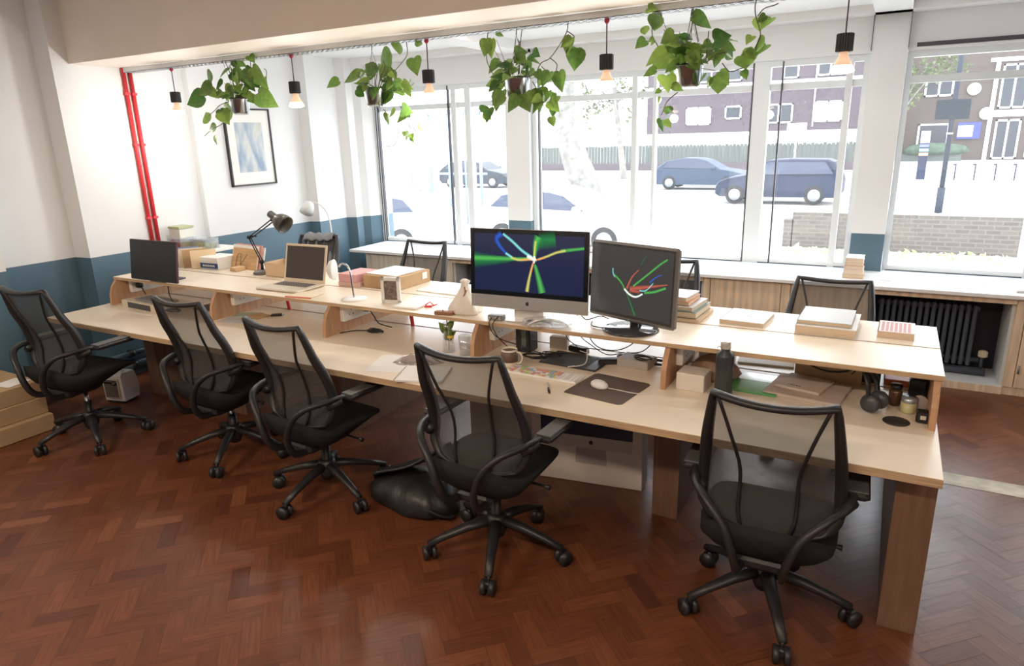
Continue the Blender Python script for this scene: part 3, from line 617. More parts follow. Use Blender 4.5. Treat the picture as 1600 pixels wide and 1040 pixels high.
def plant(key, px, label):
    rng = random.Random(hash(key) % 1000 if False else {'p1': 1, 'p2': 2, 'p3': 3, 'p4': 4}[key])
    Ls, Vs = PLANTS[key]; Y = 3.64
    root = empty('hanging_pothos', label, 'plant', (px, Y, 2.10), 0, 'pothos plants hanging from the beam')
    inv = Vector((px, Y, 2.10))
    MB().lathe([(.0, .0), (.050, .0), (.056, .012), (.066, .09), (.070, .108), (.066, .108), (.062, .095), (.0, .092)], n=28).build('plant_pot', P('dark_nursery_pot', (.022, .020, .022), .4), root)
    MB().lathe([(.0, -.010), (.050, -.010), (.062, .004), (.074, .095), (.076, .10)], n=28).build('clear_outer_pot', m_clear, root)
    b = MB()
    for k in range(3): a = 2*math.pi*k/3+.4; b.tube([(.07*math.cos(a), .07*math.sin(a), .10), (.0, .0, .33)], .0012, 5)
    b.tube([(0, 0, .33), (.004, 0, .36), (0, 0, .40)], .003, 6)
    b.build('pot_hanger', m_dark, root)
    b = MB(); val = []
    for bx, bz, tx, tz in Ls:
        dy = rng.uniform(-.09, .09); t = .06*rng.uniform(-1, 1)
        if abs(bx-px) < .07 and bz < 2.2: dy = -abs(dy)*.4-.075 if bz > 2.08 else abs(dy)+.03
        bs = Vector((bx, Y+dy, bz))-inv; tp = Vector((tx, Y+dy+t, tz))-inv
        nr = Vector((rng.uniform(-.6, .6), -1, rng.uniform(.0, .9))); nr.normalize()
        n = add_leaf(b, bs, tp, rng.uniform(.75, 1.05), nr, rng)
        val += [min(1, max(0, rng.gauss(.42, .28)))]*n
    for k in range(14):
        a_ = rng.uniform(0, 6.28); rr = rng.uniform(.05, .15); zz = rng.uniform(.10, .20)
        bs = Vector((rr*.6*math.cos(a_), rr*.6*math.sin(a_), zz)); tp = bs+Vector((math.cos(a_)*.08, math.sin(a_)*.08, rng.uniform(-.05, .03)))
        n = add_leaf(b, bs, tp, rng.uniform(.75, 1), Vector((rng.uniform(-.5, .5), -.6, .8)).normalized(), rng); val += [min(1, max(0, rng.gauss(.4, .28)))]*n
    fo = b.build('foliage', m_leaf, root)
    a = fo.data.attributes.new('leaf', 'FLOAT', 'FACE'); a.data.foreach_set('value', val[:len(fo.data.polygons)])
    b = MB()
    for v in Vs:
        ph = rng.uniform(-.05, .05)
        pts = smooth_path([Vector((x, Y+ph*min(1, i/2), min(z, 2.46)))-inv for i, (x, z) in enumerate(v)], 4); b.tube(pts, .0028, 5)
    # petioles from the pot to the nearer leaves
    for bx, bz, tx, tz in Ls:
        if abs(bx-px) < .16 and bz > 2.16: b.tube([Vector((px+(bx-px)*.25, Y, 2.19))-inv, Vector((bx, Y+rng.uniform(-.04, .04), bz))-inv], .0015, 4)
    b.build('vines', m_stem, root)
plant('p1', -4.275, 'bushy pothos in a dark pot hanging in front of the framed picture')
plant('p2', -3.003, 'pothos with a yellowing leaf hanging before the left window edge')
plant('p3', -1.958, 'trailing pothos in a clear pot hanging above the big silver screen')
plant('p4', -.973, 'largest pothos with wide spreading vines, hanging right of the others')

# ---------------------------------------------------------------- framed picture on the left wall
pf = empty('framed_picture', 'black framed abstract print in a white mount on the white wall', 'picture', (-5.63, 4.84, 1.85))
MB().box(0, -.265, -.355, .018, .265, .355).build('white_mount', m_paper, pf)
b = MB()
for y0, z0, y1, z1 in ((-.275, -.365, .275, -.35), (-.275, .35, .275, .365), (-.275, -.365, -.26, .365), (.26, -.365, .275, .365)): b.box(0, y0, z0, .03, y1, z1)
b.build('frame', m_black, pf)
mt = P('abstract_print', (.3, .4, .5), .5); nt = mt.node_tree; bs = nt.nodes['Principled BSDF']
tc = nt.nodes.new('ShaderNodeTexCoord'); mp = nt.nodes.new('ShaderNodeMapping'); mp.inputs['Scale'].default_value = (1, 7, 2.2)
n = nt.nodes.new('ShaderNodeTexNoise'); n.inputs['Scale'].default_value = 1.6; n.inputs['Detail'].default_value = 4; rp = nt.nodes.new('ShaderNodeValToRGB')
for p_, c_ in ((.35, (.25, .34, .46)), (.5, (.45, .52, .58)), (.62, (.62, .64, .62)), (.72, (.55, .56, .45))): 
    e = rp.color_ramp.elements.new(p_); e.color = (*c_, 1)
rp.color_ramp.elements[0].color = (.12, .2, .4, 1)
nt.links.new(tc.outputs['Object'], mp.inputs[0]); nt.links.new(mp.outputs[0], n.inputs['Vector']); nt.links.new(n.outputs['Fac'], rp.inputs[0]); nt.links.new(rp.outputs[0], bs.inputs['Base Color'])
MB().box(.018, -.165, -.235, .020, .165, .235).build('print', mt, pf)

# ---------------------------------------------------------------- screens
def ribbon(b, pts, w0, w1, y=0.0):
    """flat coloured band on a screen; pts are (x, z)"""
    P_ = smooth_path([(p[0], 0, p[1]) for p in pts], 6); N = len(P_); vs = []; fs = []
    for i, p in enumerate(P_):
        t = P_[min(i+1, N-1)]-P_[max(i-1, 0)]; t.normalize(); nx, nz = -t.z, t.x; w = w0+(w1-w0)*i/(N-1)
        vs += [(p.x+nx*w, y, p.z+nz*w), (p.x-nx*w, y, p.z-nz*w)]
    for i in range(N-1): fs.append((2*i, 2*i+1, 2*i+3, 2*i+2))
    b.add(vs, fs)
def glow(name, c, s):
    mt = bpy.data.materials.new(name); mt.use_nodes = True; nt = mt.node_tree; nt.nodes.remove(nt.nodes['Principled BSDF'])
    at = nt.nodes.new('ShaderNodeAttribute'); at.attribute_name = 'soft'; ab = nt.nodes.new('ShaderNodeMath'); ab.operation = 'ABSOLUTE'; nt.links.new(at.outputs['Fac'], ab.inputs[0])
    iv = nt.nodes.new('ShaderNodeMath'); iv.operation = 'SUBTRACT'; iv.inputs[0].default_value = 1; nt.links.new(ab.outputs[0], iv.inputs[1])
    em = nt.nodes.new('ShaderNodeEmission'); em.inputs[0].default_value = (*c, 1); em.inputs[1].default_value = s*1.2; tr = nt.nodes.new('ShaderNodeBsdfTransparent'); mx = nt.nodes.new('ShaderNodeMixShader')
    nt.links.new(iv.outputs[0], mx.inputs[0]); nt.links.new(tr.outputs[0], mx.inputs[1]); nt.links.new(em.outputs[0], mx.inputs[2]); nt.links.new(mx.outputs[0], nt.nodes['Material Output'].inputs[0]); return mt
def soften(o):
    a = o.data.attributes.new('soft', 'FLOAT', 'POINT'); a.data.foreach_set('value', [1.0 if i % 2 else -1.0 for i in range(len(o.data.vertices))])
gl = {k: glow('screen_'+k, c, s) for k, c, s in (('green', (.10, .50, .10), .8), ('yellow', (.65, .62, .15), .9), ('cyan', (.25, .75, .75), .9), ('blue', (.04, .12, .6), .8), ('orange', (.9, .30, .12), .9), ('white', (.9, .95, .85), 1), ('teal', (.05, .25, .22), .8), ('dgreen', (.03, .22, .06), .8), ('red', (.55, .12, .08), .8))}
def rib_part(name, col, parent, items, y):
    b = MB()
    for pts, w0, w1 in items: ribbon(b, pts, w0, w1, y)
    return b.build(name, gl[col], parent)
im = empty('all_in_one_computer', 'large silver all-in-one computer with coloured light streaks on screen', 'computer', (-1.625, 3.07, .94), R_(3))
# body: local x across, z up, tilted slightly back
T = Matrix.Translation((0, 0, .055)) @ Matrix.Rotation(R_(-4), 4, 'X')
w, h = .338, .425
body = MB().box(-w, 0, 0, w, .012, h, ch=.006)
body.prism([(.012, .02), (.012, h-.02), (.03, h*.75), (.045, h*.4), (.03, .08)], -w+.05, w-.05, 'x')
body.xf(T).build('casing', m_alu, im)
MB().box(-w+.002, -.003, .072, w-.002, 0, h-.002).xf(T).build('black_bezel', P('glossy_bezel', (.01, .01, .012), .1), im)
MB().box(-w+.026, -.0036, .096, w-.026, -.003, h-.026).xf(T).build('screen', P('screen_night_blue', (.004, .004, .006), .12, emit=(.012, .016, .05), estr=1.0), im)
zc = lambda v: .096+(.303)*(1-v)
xc = lambda u: -.312+.624*u
def S_(pts): return [(xc(u), zc(v)) for u, v in pts]
for nm, col, items, y in (
  ('streak', 'dgreen', [(S_([(.0, .47), (.2, .46), (.38, .43)]), .032, .006), (S_([(.62, .04), (.60, .14), (.575, .26)]), .035, .008), (S_([(.61, .1), (.75, .06)]), .03, .03)], -.0039),
  ('streak', 'green', [(S_([(.0, .44), (.2, .43), (.4, .42), (.54, .40)]), .012, .006), (S_([(.60, .03), (.575, .15), (.57, .3), (.565, .42)]), .016, .005), (S_([(.57, .5), (.60, .7), (.64, .98)]), .006, .016), (S_([(.8, .25), (.9, .22), (1.0, .19)]), .008, .006)], -.0042),
  ('streak', 'blue', [(S_([(.26, .0), (.215, .08), (.24, .2), (.30, .33)]), .014, .006)], -.0042),
  ('streak', 'cyan', [(S_([(.275, .0), (.36, .12), (.45, .27), (.54, .38)]), .006, .007), (S_([(.3, .33), (.36, .4)]), .006, .006)], -.0045),
  ('streak', 'yellow', [(S_([(.35, .40), (.42, .435), (.5, .42), (.56, .40)]), .006, .006), (S_([(.60, .41), (.68, .35), (.76, .28), (.84, .24)]), .005, .006), (S_([(.575, .1), (.565, .3), (.562, .42)]), .005, .005), (S_([(.55, .5), (.52, .75), (.50, .98)]), .004, .009)], -.0048),
  ('streak', 'orange', [(S_([(.44, .43), (.52, .42), (.6, .41), (.66, .37)]), .004, .004), (S_([(.56, .45), (.53, .65)]), .005, .004)], -.0050),
  ('streak', 'white', [(S_([(.5, .36), (.56, .41), (.58, .40)]), .008, .010), (S_([(.565, .36), (.563, .48)]), .005, .004)], -.0052)):
    b = MB()
    for pts, w0, w1 in items: ribbon(b, pts, w0*1.5, w1*1.5, y)
    soften(b.xf(T).build(nm, gl[col], im))
def fruit_logo(s, y, T_, parent, mat, cx=0, cz=0):
    b = MB(); pts = []
    for k in range(40):
        a = 2*math.pi*k/40; r = 1+.10*math.cos(2*a+.0)*0; x = .92*math.cos(a)*s; z = s*math.sin(a)
        if math.sin(a) > .8: z -= s*.12*(1-abs(math.cos(a))*1.6)
        if math.sin(a) < -.85: z += s*.10*(1-abs(math.cos(a))*1.8)
        x *= (1-.10*(math.sin(a) < 0)*abs(math.sin(a)))
        dx, dz = x-s*1.15, z-s*.18
        d = math.hypot(dx, dz)
        if d < s*.48: x -= (s*.48-d)*.95
        pts.append((cx+x, cz+z))
    b.prism(pts, y, y-.0006, 'y')
    lf = [(cx+.02*s, cz+1.08*s), (cx+.10*s, cz+1.42*s), (cx+.42*s, cz+1.75*s), (cx+.40*s, cz+1.38*s)]
    b.prism(lf, y, y-.0006, 'y')
    b.xf(T_); return b.build('logo', mat, parent)
fruit_logo(.0105, -.0005, T, im, m_black, 0, .036)
MB().box(-.10, -.06, 0, .10, .14, .008, ch=.003).prism([(.02, .005), (.06, .005), (.035, .25), (.02, .25)], -.085, .085, 'x').build('stand', m_alu, im)
# second monitor
lg = empty('monitor', 'grey rimmed flat monitor with thin coloured light streaks on dark screen', 'monitor', (-1.07, 3.12, .94), R_(-19))
T = Matrix.Translation((0, -.02, .045)) @ Matrix.Rotation(R_(-3), 4, 'X')
w, h = .262, .385
MB().box(-w, 0, 0, w, .035, h, ch=.010).box(-w+.08, .03, .08, w-.08, .06, h-.08, ch=.01).xf(T).build('casing', P('monitor_shell', (.17, .16, .15), .35), lg)
MB().box(-w+.012, -.0012, .018, w-.012, .0, h-.012).xf(T).build('bezel', P('monitor_bezel', (.05, .05, .05), .3), lg)
MB().box(-w+.020, -.002, .032, w-.020, -.0012, h-.020).xf(T).build('screen', P('screen_dark', (.02, .02, .02), .25, emit=(.035, .033, .033), estr=1.0), lg)
xc = lambda u: -(w-.02)+2*(w-.02)*u
zc = lambda v: .032+(h-.052)*(1-v)
def S_(pts): return [(xc(u), zc(v)) for u, v in pts]
for nm, col, items, y in (
  ('streak', 'dgreen', [(S_([(.44, .62), (.52, .82), (.58, .98)]), .002, .006), (S_([(.62, .22), (.68, .08)]), .002, .001)], -.0022),
  ('streak', 'red', [(S_([(.46, .60), (.52, .42), (.60, .30)]), .006, .002), (S_([(.50, .60), (.65, .55), (.80, .50), (.95, .45)]), .012, .002), (S_([(.50, .62), (.62, .62)]), .008, .005)], -.0024),
  ('streak', 'cyan', [(S_([(.27, .33), (.275, .40), (.30, .46)]), .003, .003), (S_([(.62, .6), (.70, .58), (.78, .46)]), .003, .002)], -.0026),
  ('streak', 'green', [(S_([(.29, .43), (.35, .48), (.41, .56), (.43, .62)]), .005, .003), (S_([(.54, .55), (.70, .36), (.85, .18), (.93, .10)]), .004, .004), (S_([(.68, .62), (.80, .58), (.93, .50)]), .005, .005)], -.0026),
  ('streak', 'blue', [(S_([(.74, .46), (.80, .38), (.88, .32)]), .004, .002)], -.0026),
  ('streak', 'white', [(S_([(.43, .61), (.50, .68), (.58, .70), (.66, .64)]), .005, .004)], -.0028)):
    b = MB()
    for pts, w0, w1 in items: ribbon(b, pts, w0*1.5, w1*1.5, y)
    soften(b.xf(T).build(nm, gl[col], lg))
text('LG', .011, m_silver, lg, T @ Matrix.Translation((0, -.0014, .0095)) @ Matrix.Rotation(R_(90), 4, 'X'))
MB().lathe([(0, 0), (.135, 0), (.14, .004), (.13, .012), (0, .016)], n=40).cyl((0, .04, .01), (0, .04, .18), .03).build('stand', P('glossy_stand', (.05, .05, .055), .08), lg)
# left black monitor, seen off
mn = empty('monitor', 'thin black switched off monitor at the left end of the desk', 'monitor', (-4.60, 2.955, .94), R_(0))
T = Matrix.Translation((0, -.01, .012)) @ Matrix.Rotation(R_(-8), 4, 'X')
MB().box(-.262, 0, 0, .262, .02, .292, ch=.004).xf(T).build('casing', P('dark_plum_edge', (.06, .02, .03), .4), mn)
MB().box(-.258, -.0015, .004, .258, .0, .288).xf(T).build('screen', P('dead_screen', (.012, .014, .016), .45), mn)
MB().box(-.09, .02, 0, .09, .19, .008, ch=.003).tube([(0, .10, .005), (0, .07, .14)], .015, 8).build('stand', m_black, mn)

# ---------------------------------------------------------------- laptop
lp = empty('laptop', 'open silver laptop on the middle shelf with a blank dark screen', 'laptop', (-3.50, 3.20, .94), R_(1))
MB().box(-.19, -.13, .003, .19, .125, .016, ch=.004).build('base', P('laptop_alu', (.72, .64, .52), .4, .3), lp)
b = MB()
for r in range(5):
    for k in range(13): b.box(-.15+k*.0232, .0-.01+r*.0215, .016, -.15+k*.0232+.019, .0075+r*.0215, .0172)
b.build('keyboard', P('laptop_keys', (.12, .11, .10), .5), lp)
T = Matrix.Translation((0, .125, .014)) @ Matrix.Rotation(R_(-14), 4, 'X')
MB().box(-.19, 0, 0, .19, .007, .262, ch=.003).xf(T).build('lid', P('laptop_lid', (.76, .64, .48), .4, .2), lp)
MB().box(-.172, -.001, .022, .172, .0, .246).xf(T).build('screen', P('laptop_screen', (.05, .042, .035), .12), lp)

# ---------------------------------------------------------------- lamps on the shelves
l1 = empty('desk_lamp', 'round headed white desk lamp with a curved chrome stem', 'lamp', (-2.85, 3.10, .94))
MB().lathe([(0, 0), (.078, 0), (.08, .004), (.072, .012), (0, .014)], n=32).build('base', m_wplas, l1)
MB().tube(smooth_path([(.0, 0, .01), (-.006, 0, .09), (-.012, 0, .17), (-.035, 0, .212), (-.075, -.0, .218), (-.10, 0, .20)]), .006, 8).build('stem', m_chrome, l1)
Mh = Matrix.Rotation(R_(90), 4, 'Y') @ Matrix.Rotation(R_(10), 4, 'X')
MB().lathe([(0, -.035), (.03, -.03), (.055, -.015), (.066, .01), (.063, .012), (0, .012)], c=(-.155, -.0, .175), n=28, M=Matrix.Rotation(R_(35), 4, 'Z') @ Mh).build('lamp_head', m_wplas, l1)
al = empty('angle_poise_lamp', 'black jointed angle lamp with a dark bell shade on the rear shelf', 'lamp', (-4.10, 3.50, .94))
MB().lathe([(0, 0), (.07, 0), (.072, .01), (.06, .024), (0, .028)], n=28).build('base', P('lamp_base_grey', (.12, .12, .11), .4), al)
b = MB()
for d in (-.012, .012):
    b.tube([(d*.6, 0, .03), (d*.6, 0, .085)], .006, 6); b.tube([(d+.01, 0, .08), (d-.10, .0, .275)], .0045, 6); b.tube([(-.10+d*.3, 0, .262+d), (.17, .0, .405+d)], .0045, 6)
b.tube([(-.02, 0, .28), (-.11, 0, .28)], .005, 6).tube([(0, -.015, .09), (0, .015, .09)], .014, 8).tube([(-.10, -.015, .27), (-.10, .015, .27)], .012, 8).tube([(.17, -.012, .41), (.17, .012, .41)], .012, 8)
b.build('jointed_arm', m_blackm, al)
Mh = Matrix.Translation((.20, 0, .42)) @ Matrix.Rotation(R_(118), 4, 'Y')
MB().lathe([(.022, -.06), (.026, -.055), (.026, .0), (.035, .012), (.055, .04), (.066, .075), (.068, .11), (.064, .11), (.05, .05), (.02, 0)], n=28, M=Mh.to_3x3().to_4x4(), c=(.20, 0, .425)).build('lamp_shade', P('lamp_shade_dark', (.075, .07, .06), .35), al)
wl = empty('reading_lamp', 'slim white curved floor lamp standing before the far left pilaster', 'lamp', (-4.95, 5.15, 0))
MB().lathe([(0, 0), (.13, 0), (.13, .015), (0, .02)], n=28).build('base', m_wplas, wl)
MB().tube(smooth_path([(0, 0, .01), (0, 0, .6), (-.005, 0, 1.0), (-.03, 0, 1.18), (-.12, 0, 1.27), (-.22, 0, 1.30)]), .008, 8).build('stem', m_wplas, wl)
MB().lathe([(0, 0), (.045, .015), (.06, .06), (.07, .13), (.066, .13), (.0, .02)], c=(-.26, 0, 1.30), M=Matrix.Rotation(R_(-150), 4, 'Y')).build('lamp_shade', P('pale_shade', (.75, .77, .77), .4), wl)
# ---------------------------------------------------------------- things on the desk and shelves
def bx(name, label, cat, mat, x0, y0, z0, x1, y1, z1, rz=0, group=None, ch=.003):
    cx, cy = (x0+x1)/2, (y0+y1)/2
    o = MB().box(x0-cx, y0-cy, 0, x1-cx, y1-cy, z1-z0, ch=ch).build(name, mat, None, (cx, cy, z0), (0, 0, R_(rz)))
    return tag(o, label, cat, group)
def book(label, cx, cy, z, w, d, h, rz, cover, group=None, name='book'):
    """spine faces the camera side; pages show on the other edges"""
    r = empty(name, label, 'book', (cx, cy, z), R_(rz), group)
    b = MB(); t = min(.003, h*.12)
    b.box(-w/2, -d/2, 0, w/2, d/2, t).box(-w/2, -d/2, h-t, w/2, d/2, h).box(-w/2-.0005, -d/2, 0, -w/2+t, d/2, h)
    b.build('cover', cover, r)
    MB().box(-w/2+t, -d/2+.003, t, w/2-.003, d/2-.003, h-t).build('pages', m_pages, r)
    return r
m_pages = P('book_pages', (.72, .58, .42), .8, var=.12, vscale=30, stretch=(1, 1, 30))
def cov(n, c): return P('cover_'+n, c, .45)
c_white, c_green, c_orange, c_tan, c_maroon, c_lgrey, c_pink = cov('white', (.80, .79, .77)), cov('sage', (.20, .27, .22)), cov('orange', (.70, .26, .12)), cov('tan', (.62, .42, .25)), cov('maroon', (.45, .12, .13)), cov('light_grey', (.55, .58, .60)), cov('pink', (.72, .35, .32))
# book stack right of the grey monitor
z = ZS
for lab, w, d, h, rz, c, dx in (
  ('brown spined book at the bottom of the stack right of the grey monitor', .20, .29, .020, -2, c_tan, .00),
  ('thick sage green book second from the bottom of the monitor side stack', .19, .26, .034, -3, c_green, -.012),
  ('light grey book in the middle of the monitor side stack', .17, .24, .022, -5, c_lgrey, -.02),
  ('orange edged book near the top of the monitor side stack', .14, .21, .022, -2, c_orange, -.035),
  ('white paperback on top of the monitor side stack', .13, .19, .020, -6, c_white, -.04)):
    book(lab, -.885+dx, 3.50, z, w, d, h, rz, c, 'books stacked right of the grey monitor'); z += h+.0005
bB = book('single white covered book lying between the two book stacks on the rear shelf', -.585, 3.53, ZS, .215, .255, .024, -4, c_white)
MB().tube(smooth_path([(.0, .06, .0245), (.01, .03, .0245), (.0, 0, .0245), (.03, -.02, .0245)]), .004, 5, flat=.2).build('cover_drawing', c_lgrey, bB)
bC = book('thick white book at the bottom of the right hand stack on the rear shelf', -.205, 3.525, ZS, .262, .33, .045, -1, c_white)
book('grey and white magazine style book on top of the thick white book', -.215, 3.53, ZS+.0455, .235, .29, .02, -1, c_lgrey)
bD = book('small red and white patterned book near the right end of the rear shelf', .085, 3.55, ZS, .150, .205, .032, -1, cov('pale_pink', (.78, .62, .58)))
b = MB()
for r in range(7):
    for k in range(7): b.box(-.062+k*.018, -.088+r*.025, .0321, -.062+k*.018+.012, -.088+r*.025+.016, .0326)
b.build('cover_pattern', c_maroon, bD)
# ledge books
z = .7355
for lab, w, c in (('brown edged book at the bottom of the stack on the window ledge', .15, c_tan), ('white book second from the bottom on the window ledge', .14, c_white), ('reddish book third from the bottom on the window ledge', .13, c_pink), ('pale tan book fourth from the bottom on the window ledge', .125, c_tan), ('pale grey book on top of the stack on the window ledge', .13, c_white)):
    h = .034 if w > .135 else .03
    book(lab, -.205, 5.98, z, w, .20, h, -3+w*20, c, 'books stacked on the window ledge'); z += h+.0005
# paper things on shelves
bx('papers_pile', 'loose white papers lying beside the cardboard parcel on the rear shelf', 'papers', m_paper, -2.62, 3.43, ZS, -2.28, 3.72, ZS+.008, -4)
bx('brown_envelope', 'small brown envelope lying behind the pale cloth bag', 'envelope', m_card, -2.28, 3.40, ZS+.001, -2.12, 3.50, ZS+.012, 22)
bx('notepad', 'white notepad on the shelf edge right of the photo frame', 'notepad', m_paper, -2.49, 3.02, ZS, -2.33, 3.14, ZS+.012, 3)
n_ = bx('notebook', 'open notebook with an orange edge right of the laptop', 'notebook', m_cream, -3.32, 2.99, ZS, -3.13, 3.13, ZS+.008, 8)
MB().box(-.098, -.074, 0, .098, -.066, .009).build('orange_edge', P('orange_edge', (.72, .25, .15), .5), n_)
cl_ = empty('red_bulldog_clip', 'small red plastic clip lying left of the pale cloth bag', 'clip', (-2.30, 3.12, ZS), R_(30))
MB().box(-.025, -.012, 0, .02, .012, .01, ch=.003).tube([(.02, 0, .005), (.05, .012, .012)], .004, 6).build('clip_body', m_red, cl_)
MB().tube([(-.02, 0, .012), (.01, .0, .03), (.03, -.015, .012)], .004, 6).build('clip_handle', P('orange_red_plastic', (.72, .16, .08), .4), cl_)
# pale cloth bag
cb = empty('cloth_bag', 'pale crumpled cloth bag with a knotted top left of the big silver screen', 'bag', (-2.03, 3.10, ZS))
rng = random.Random(5)
def lump(prof, seed, amp, n=36, sx=1, sy=1):
    r = random.Random(seed); ph = [r.uniform(0, 6.28) for _ in range(8)]; vs = []; fs = []
    for i, (rad, z) in enumerate(prof):
        for k in range(n):
            a = 2*math.pi*k/n
            f = 1+amp*(math.sin(3*a+ph[0]+i*.4)+.7*math.sin(5*a+ph[1]-i*.6)+.5*math.sin(9*a+ph[2]+i)+.3*math.sin(14*a+ph[3]))
            vs.append((rad*f*math.cos(a)*sx, rad*f*math.sin(a)*sy, z+amp*rad*.5*math.sin(4*a+ph[4])*(0 if i == 0 else 1)))
    for i in range(len(prof)-1):
        for k in range(n): l = (k+1) % n; fs.append((i*n+k, i*n+l, i*n+n+l, i*n+n+k))
    fs.append(tuple(range(n-1, -1, -1))); fs.append(tuple((len(prof)-1)*n+k for k in range(n)))
    return MB().add(vs, fs, True)
lump([(.092, .0), (.10, .015), (.085, .045), (.062, .08), (.045, .11), (.028, .14), (.020, .16), (.03, .18), (.012, .19)], 5, .10, sy=.8).build('bag_body', m_pale, cb)
MB().tube(smooth_path([(.012, -.02, .15), (.02, -.03, .12), (.015, -.04, .10), (.03, -.03, .135)]), .004, 6).build('bag_tie', m_brown, cb)
bx('leather_pouch', 'tan leather pouch edge lying under the pale cloth bag', 'pouch', m_brown, -2.17, 2.99, ZS, -2.06, 3.03, ZS+.02, 10)
# photo frame
pf = empty('photo_frame', 'small white photo frame with a group photo on the shelf front', 'photo frame', (-2.56, 3.10, ZS), R_(12))
b = MB()
for x0, z0, x1, z1 in ((-.062, 0, .062, .022), (-.062, .138, .062, .16), (-.062, 0, -.042, .16), (.042, 0, .062, .16)): b.box(x0, 0, z0, x1, .016, z1)
b.build('frame', m_wplas, pf)
MB().box(-.042, .006, .022, .042, .012, .138).build('photo', P('group_photo', (.22, .16, .14), .4, var=.6, vscale=60), pf)
MB().box(-.03, .016, 0, .03, .07, .004).build('foot', m_wplas, pf)
# cardboard parcel
pc = empty('cardboard_parcel', 'cardboard parcel with papers on top, behind the white photo frame', 'parcel', (-2.89, 3.575, ZS), R_(-2))
MB().box(-.15, -.165, 0, .16, .165, .085, ch=.003).build('carton', m_card, pc)
MB().box(.161, .08, .03, .1615, .13, .075).build('label', m_paper, pc)
bx('parcel_papers', 'white papers spread over the top of the cardboard parcel', 'papers', m_paper, -3.03, 3.43, ZS+.086, -2.76, 3.72, ZS+.092, -4)
pk = [bx('pink_box', 'flat pale pink box at the bottom of the two behind the round lamp', 'box', P('pink_card', (.72, .48, .42), .6), -3.24, 3.38, ZS, -3.06, 3.62, ZS+.03, 2),
      bx('pink_box', 'upper pink box of the two behind the round lamp', 'box', P('rose_card', (.68, .36, .36), .6), -3.23, 3.38, ZS+.0305, -3.07, 3.60, ZS+.085, -3)]
# left rear shelf: tan tray box, holder, blue box, folders
tb = empty('kraft_box', 'open tan kraft box on the rear shelf left of the laptop', 'box', (-3.865, 3.53, ZS), R_(-1))
MB().box(-.14, -.09, 0, .14, -.086, .10).box(-.14, .086, 0, .14, .09, .10).box(-.14, -.09, 0, -.136, .09, .10).box(.136, -.09, 0, .14, .09, .10).box(-.14, -.09, 0, .14, .09, .004).build('box_body', P('kraft_board', (.68, .50, .32), .7), tb)
hd = empty('wooden_letter_rack', 'leaning wooden letter rack stuffed with papers behind the angle lamp', 'letter rack', (-4.40, 3.57, ZS), R_(-6))
T = Matrix.Rotation(R_(-16), 4, 'X')
MB().box(-.16, 0, 0, .15, .008, .165, ch=.002).xf(T).build('rack_board', P('rack_wood', (.60, .38, .18), .5, var=.2, vscale=6, stretch=(1, 1, 8)), hd)
MB().tube([(-.10, -.006, 0), (-.09, -.006, .10), (-.07, -.006, .12), (-.04, -.006, .12), (.0, -.03, .03), (.04, -.006, .12)], .002, 5).xf(T).build('wire_support', m_cable, hd)
MB().box(-.03, -.10, 0, .05, -.01, .03, ch=.004).build('rack_foot', P('rack_foot', (.66, .45, .24), .5), hd)
for i, (dx, dz, c, lab) in enumerate(((-.01, .19, m_paper, 'white paper sheaf directly behind the wooden letter rack board'), (.01, .20, c_pink, 'pinkish paper sheaf behind the white one in the letter rack'), (.03, .185, m_paper, 'white paper sheaf at the very back of the letter rack'))):
    o = MB().box(-.17, .012+i*.012, 0, .16, .018+i*.012, dz).xf(T).build('paper_sheaf', c, None, (-4.40+dx, 3.57, ZS), (0, 0, R_(-6))); tag(o, lab, 'papers', 'papers in the letter rack')
bb = empty('blue_label_box', 'white box with a blue printed label on the rear shelf', 'box', (-4.66, 3.56, ZS), R_(2))
MB().box(-.10, -.10, 0, .10, .10, .095, ch=.003).build('box_body', m_wplas, bb)
MB().box(-.098, -.1008, .01, .098, -.1, .05).build('blue_label', m_navy, bb)
text('COPY 100', .026, m_paper, bb, Matrix.Translation((0, -.1015, .03)) @ Matrix.Rotation(R_(90), 4, 'X')) if False else None
b = MB()
for k in range(7): b.box(-.07+k*.02, -.1014, .022, -.07+k*.02+.013, -.1008, .038)
b.build('label_print', m_paper, bb)
for i, (x, c, ln, hh, lab) in enumerate(((-4.72, m_card, 12, .15, 'kraft brown folder leaning leftmost in the row on the shelf'), (-4.695, P('folder_blue', (.20, .30, .55), .6), 13, .155, 'blue edged folder leaning second in the row on the shelf'), (-4.67, m_cream, 15, .15, 'cream folder leaning third in the row on the shelf'), (-4.645, m_card, 18, .145, 'tan folder leaning fourth in the row on the shelf'), (-4.62, P('folder_beige', (.78, .60, .38), .6), 24, .15, 'beige board leaning at the right end of the folder row'))):
    T = Matrix.Rotation(R_(-ln), 4, 'Y')
    o = MB().box(-.008, -.10, 0, 0, .09, hh).xf(T).build('leaning_folder', c, None, (x-.265+.012*(ln-12), 3.49, ZS+.003), (0, 0, R_(-38))); tag(o, lab, 'folder', 'folders leaning behind the black monitor')
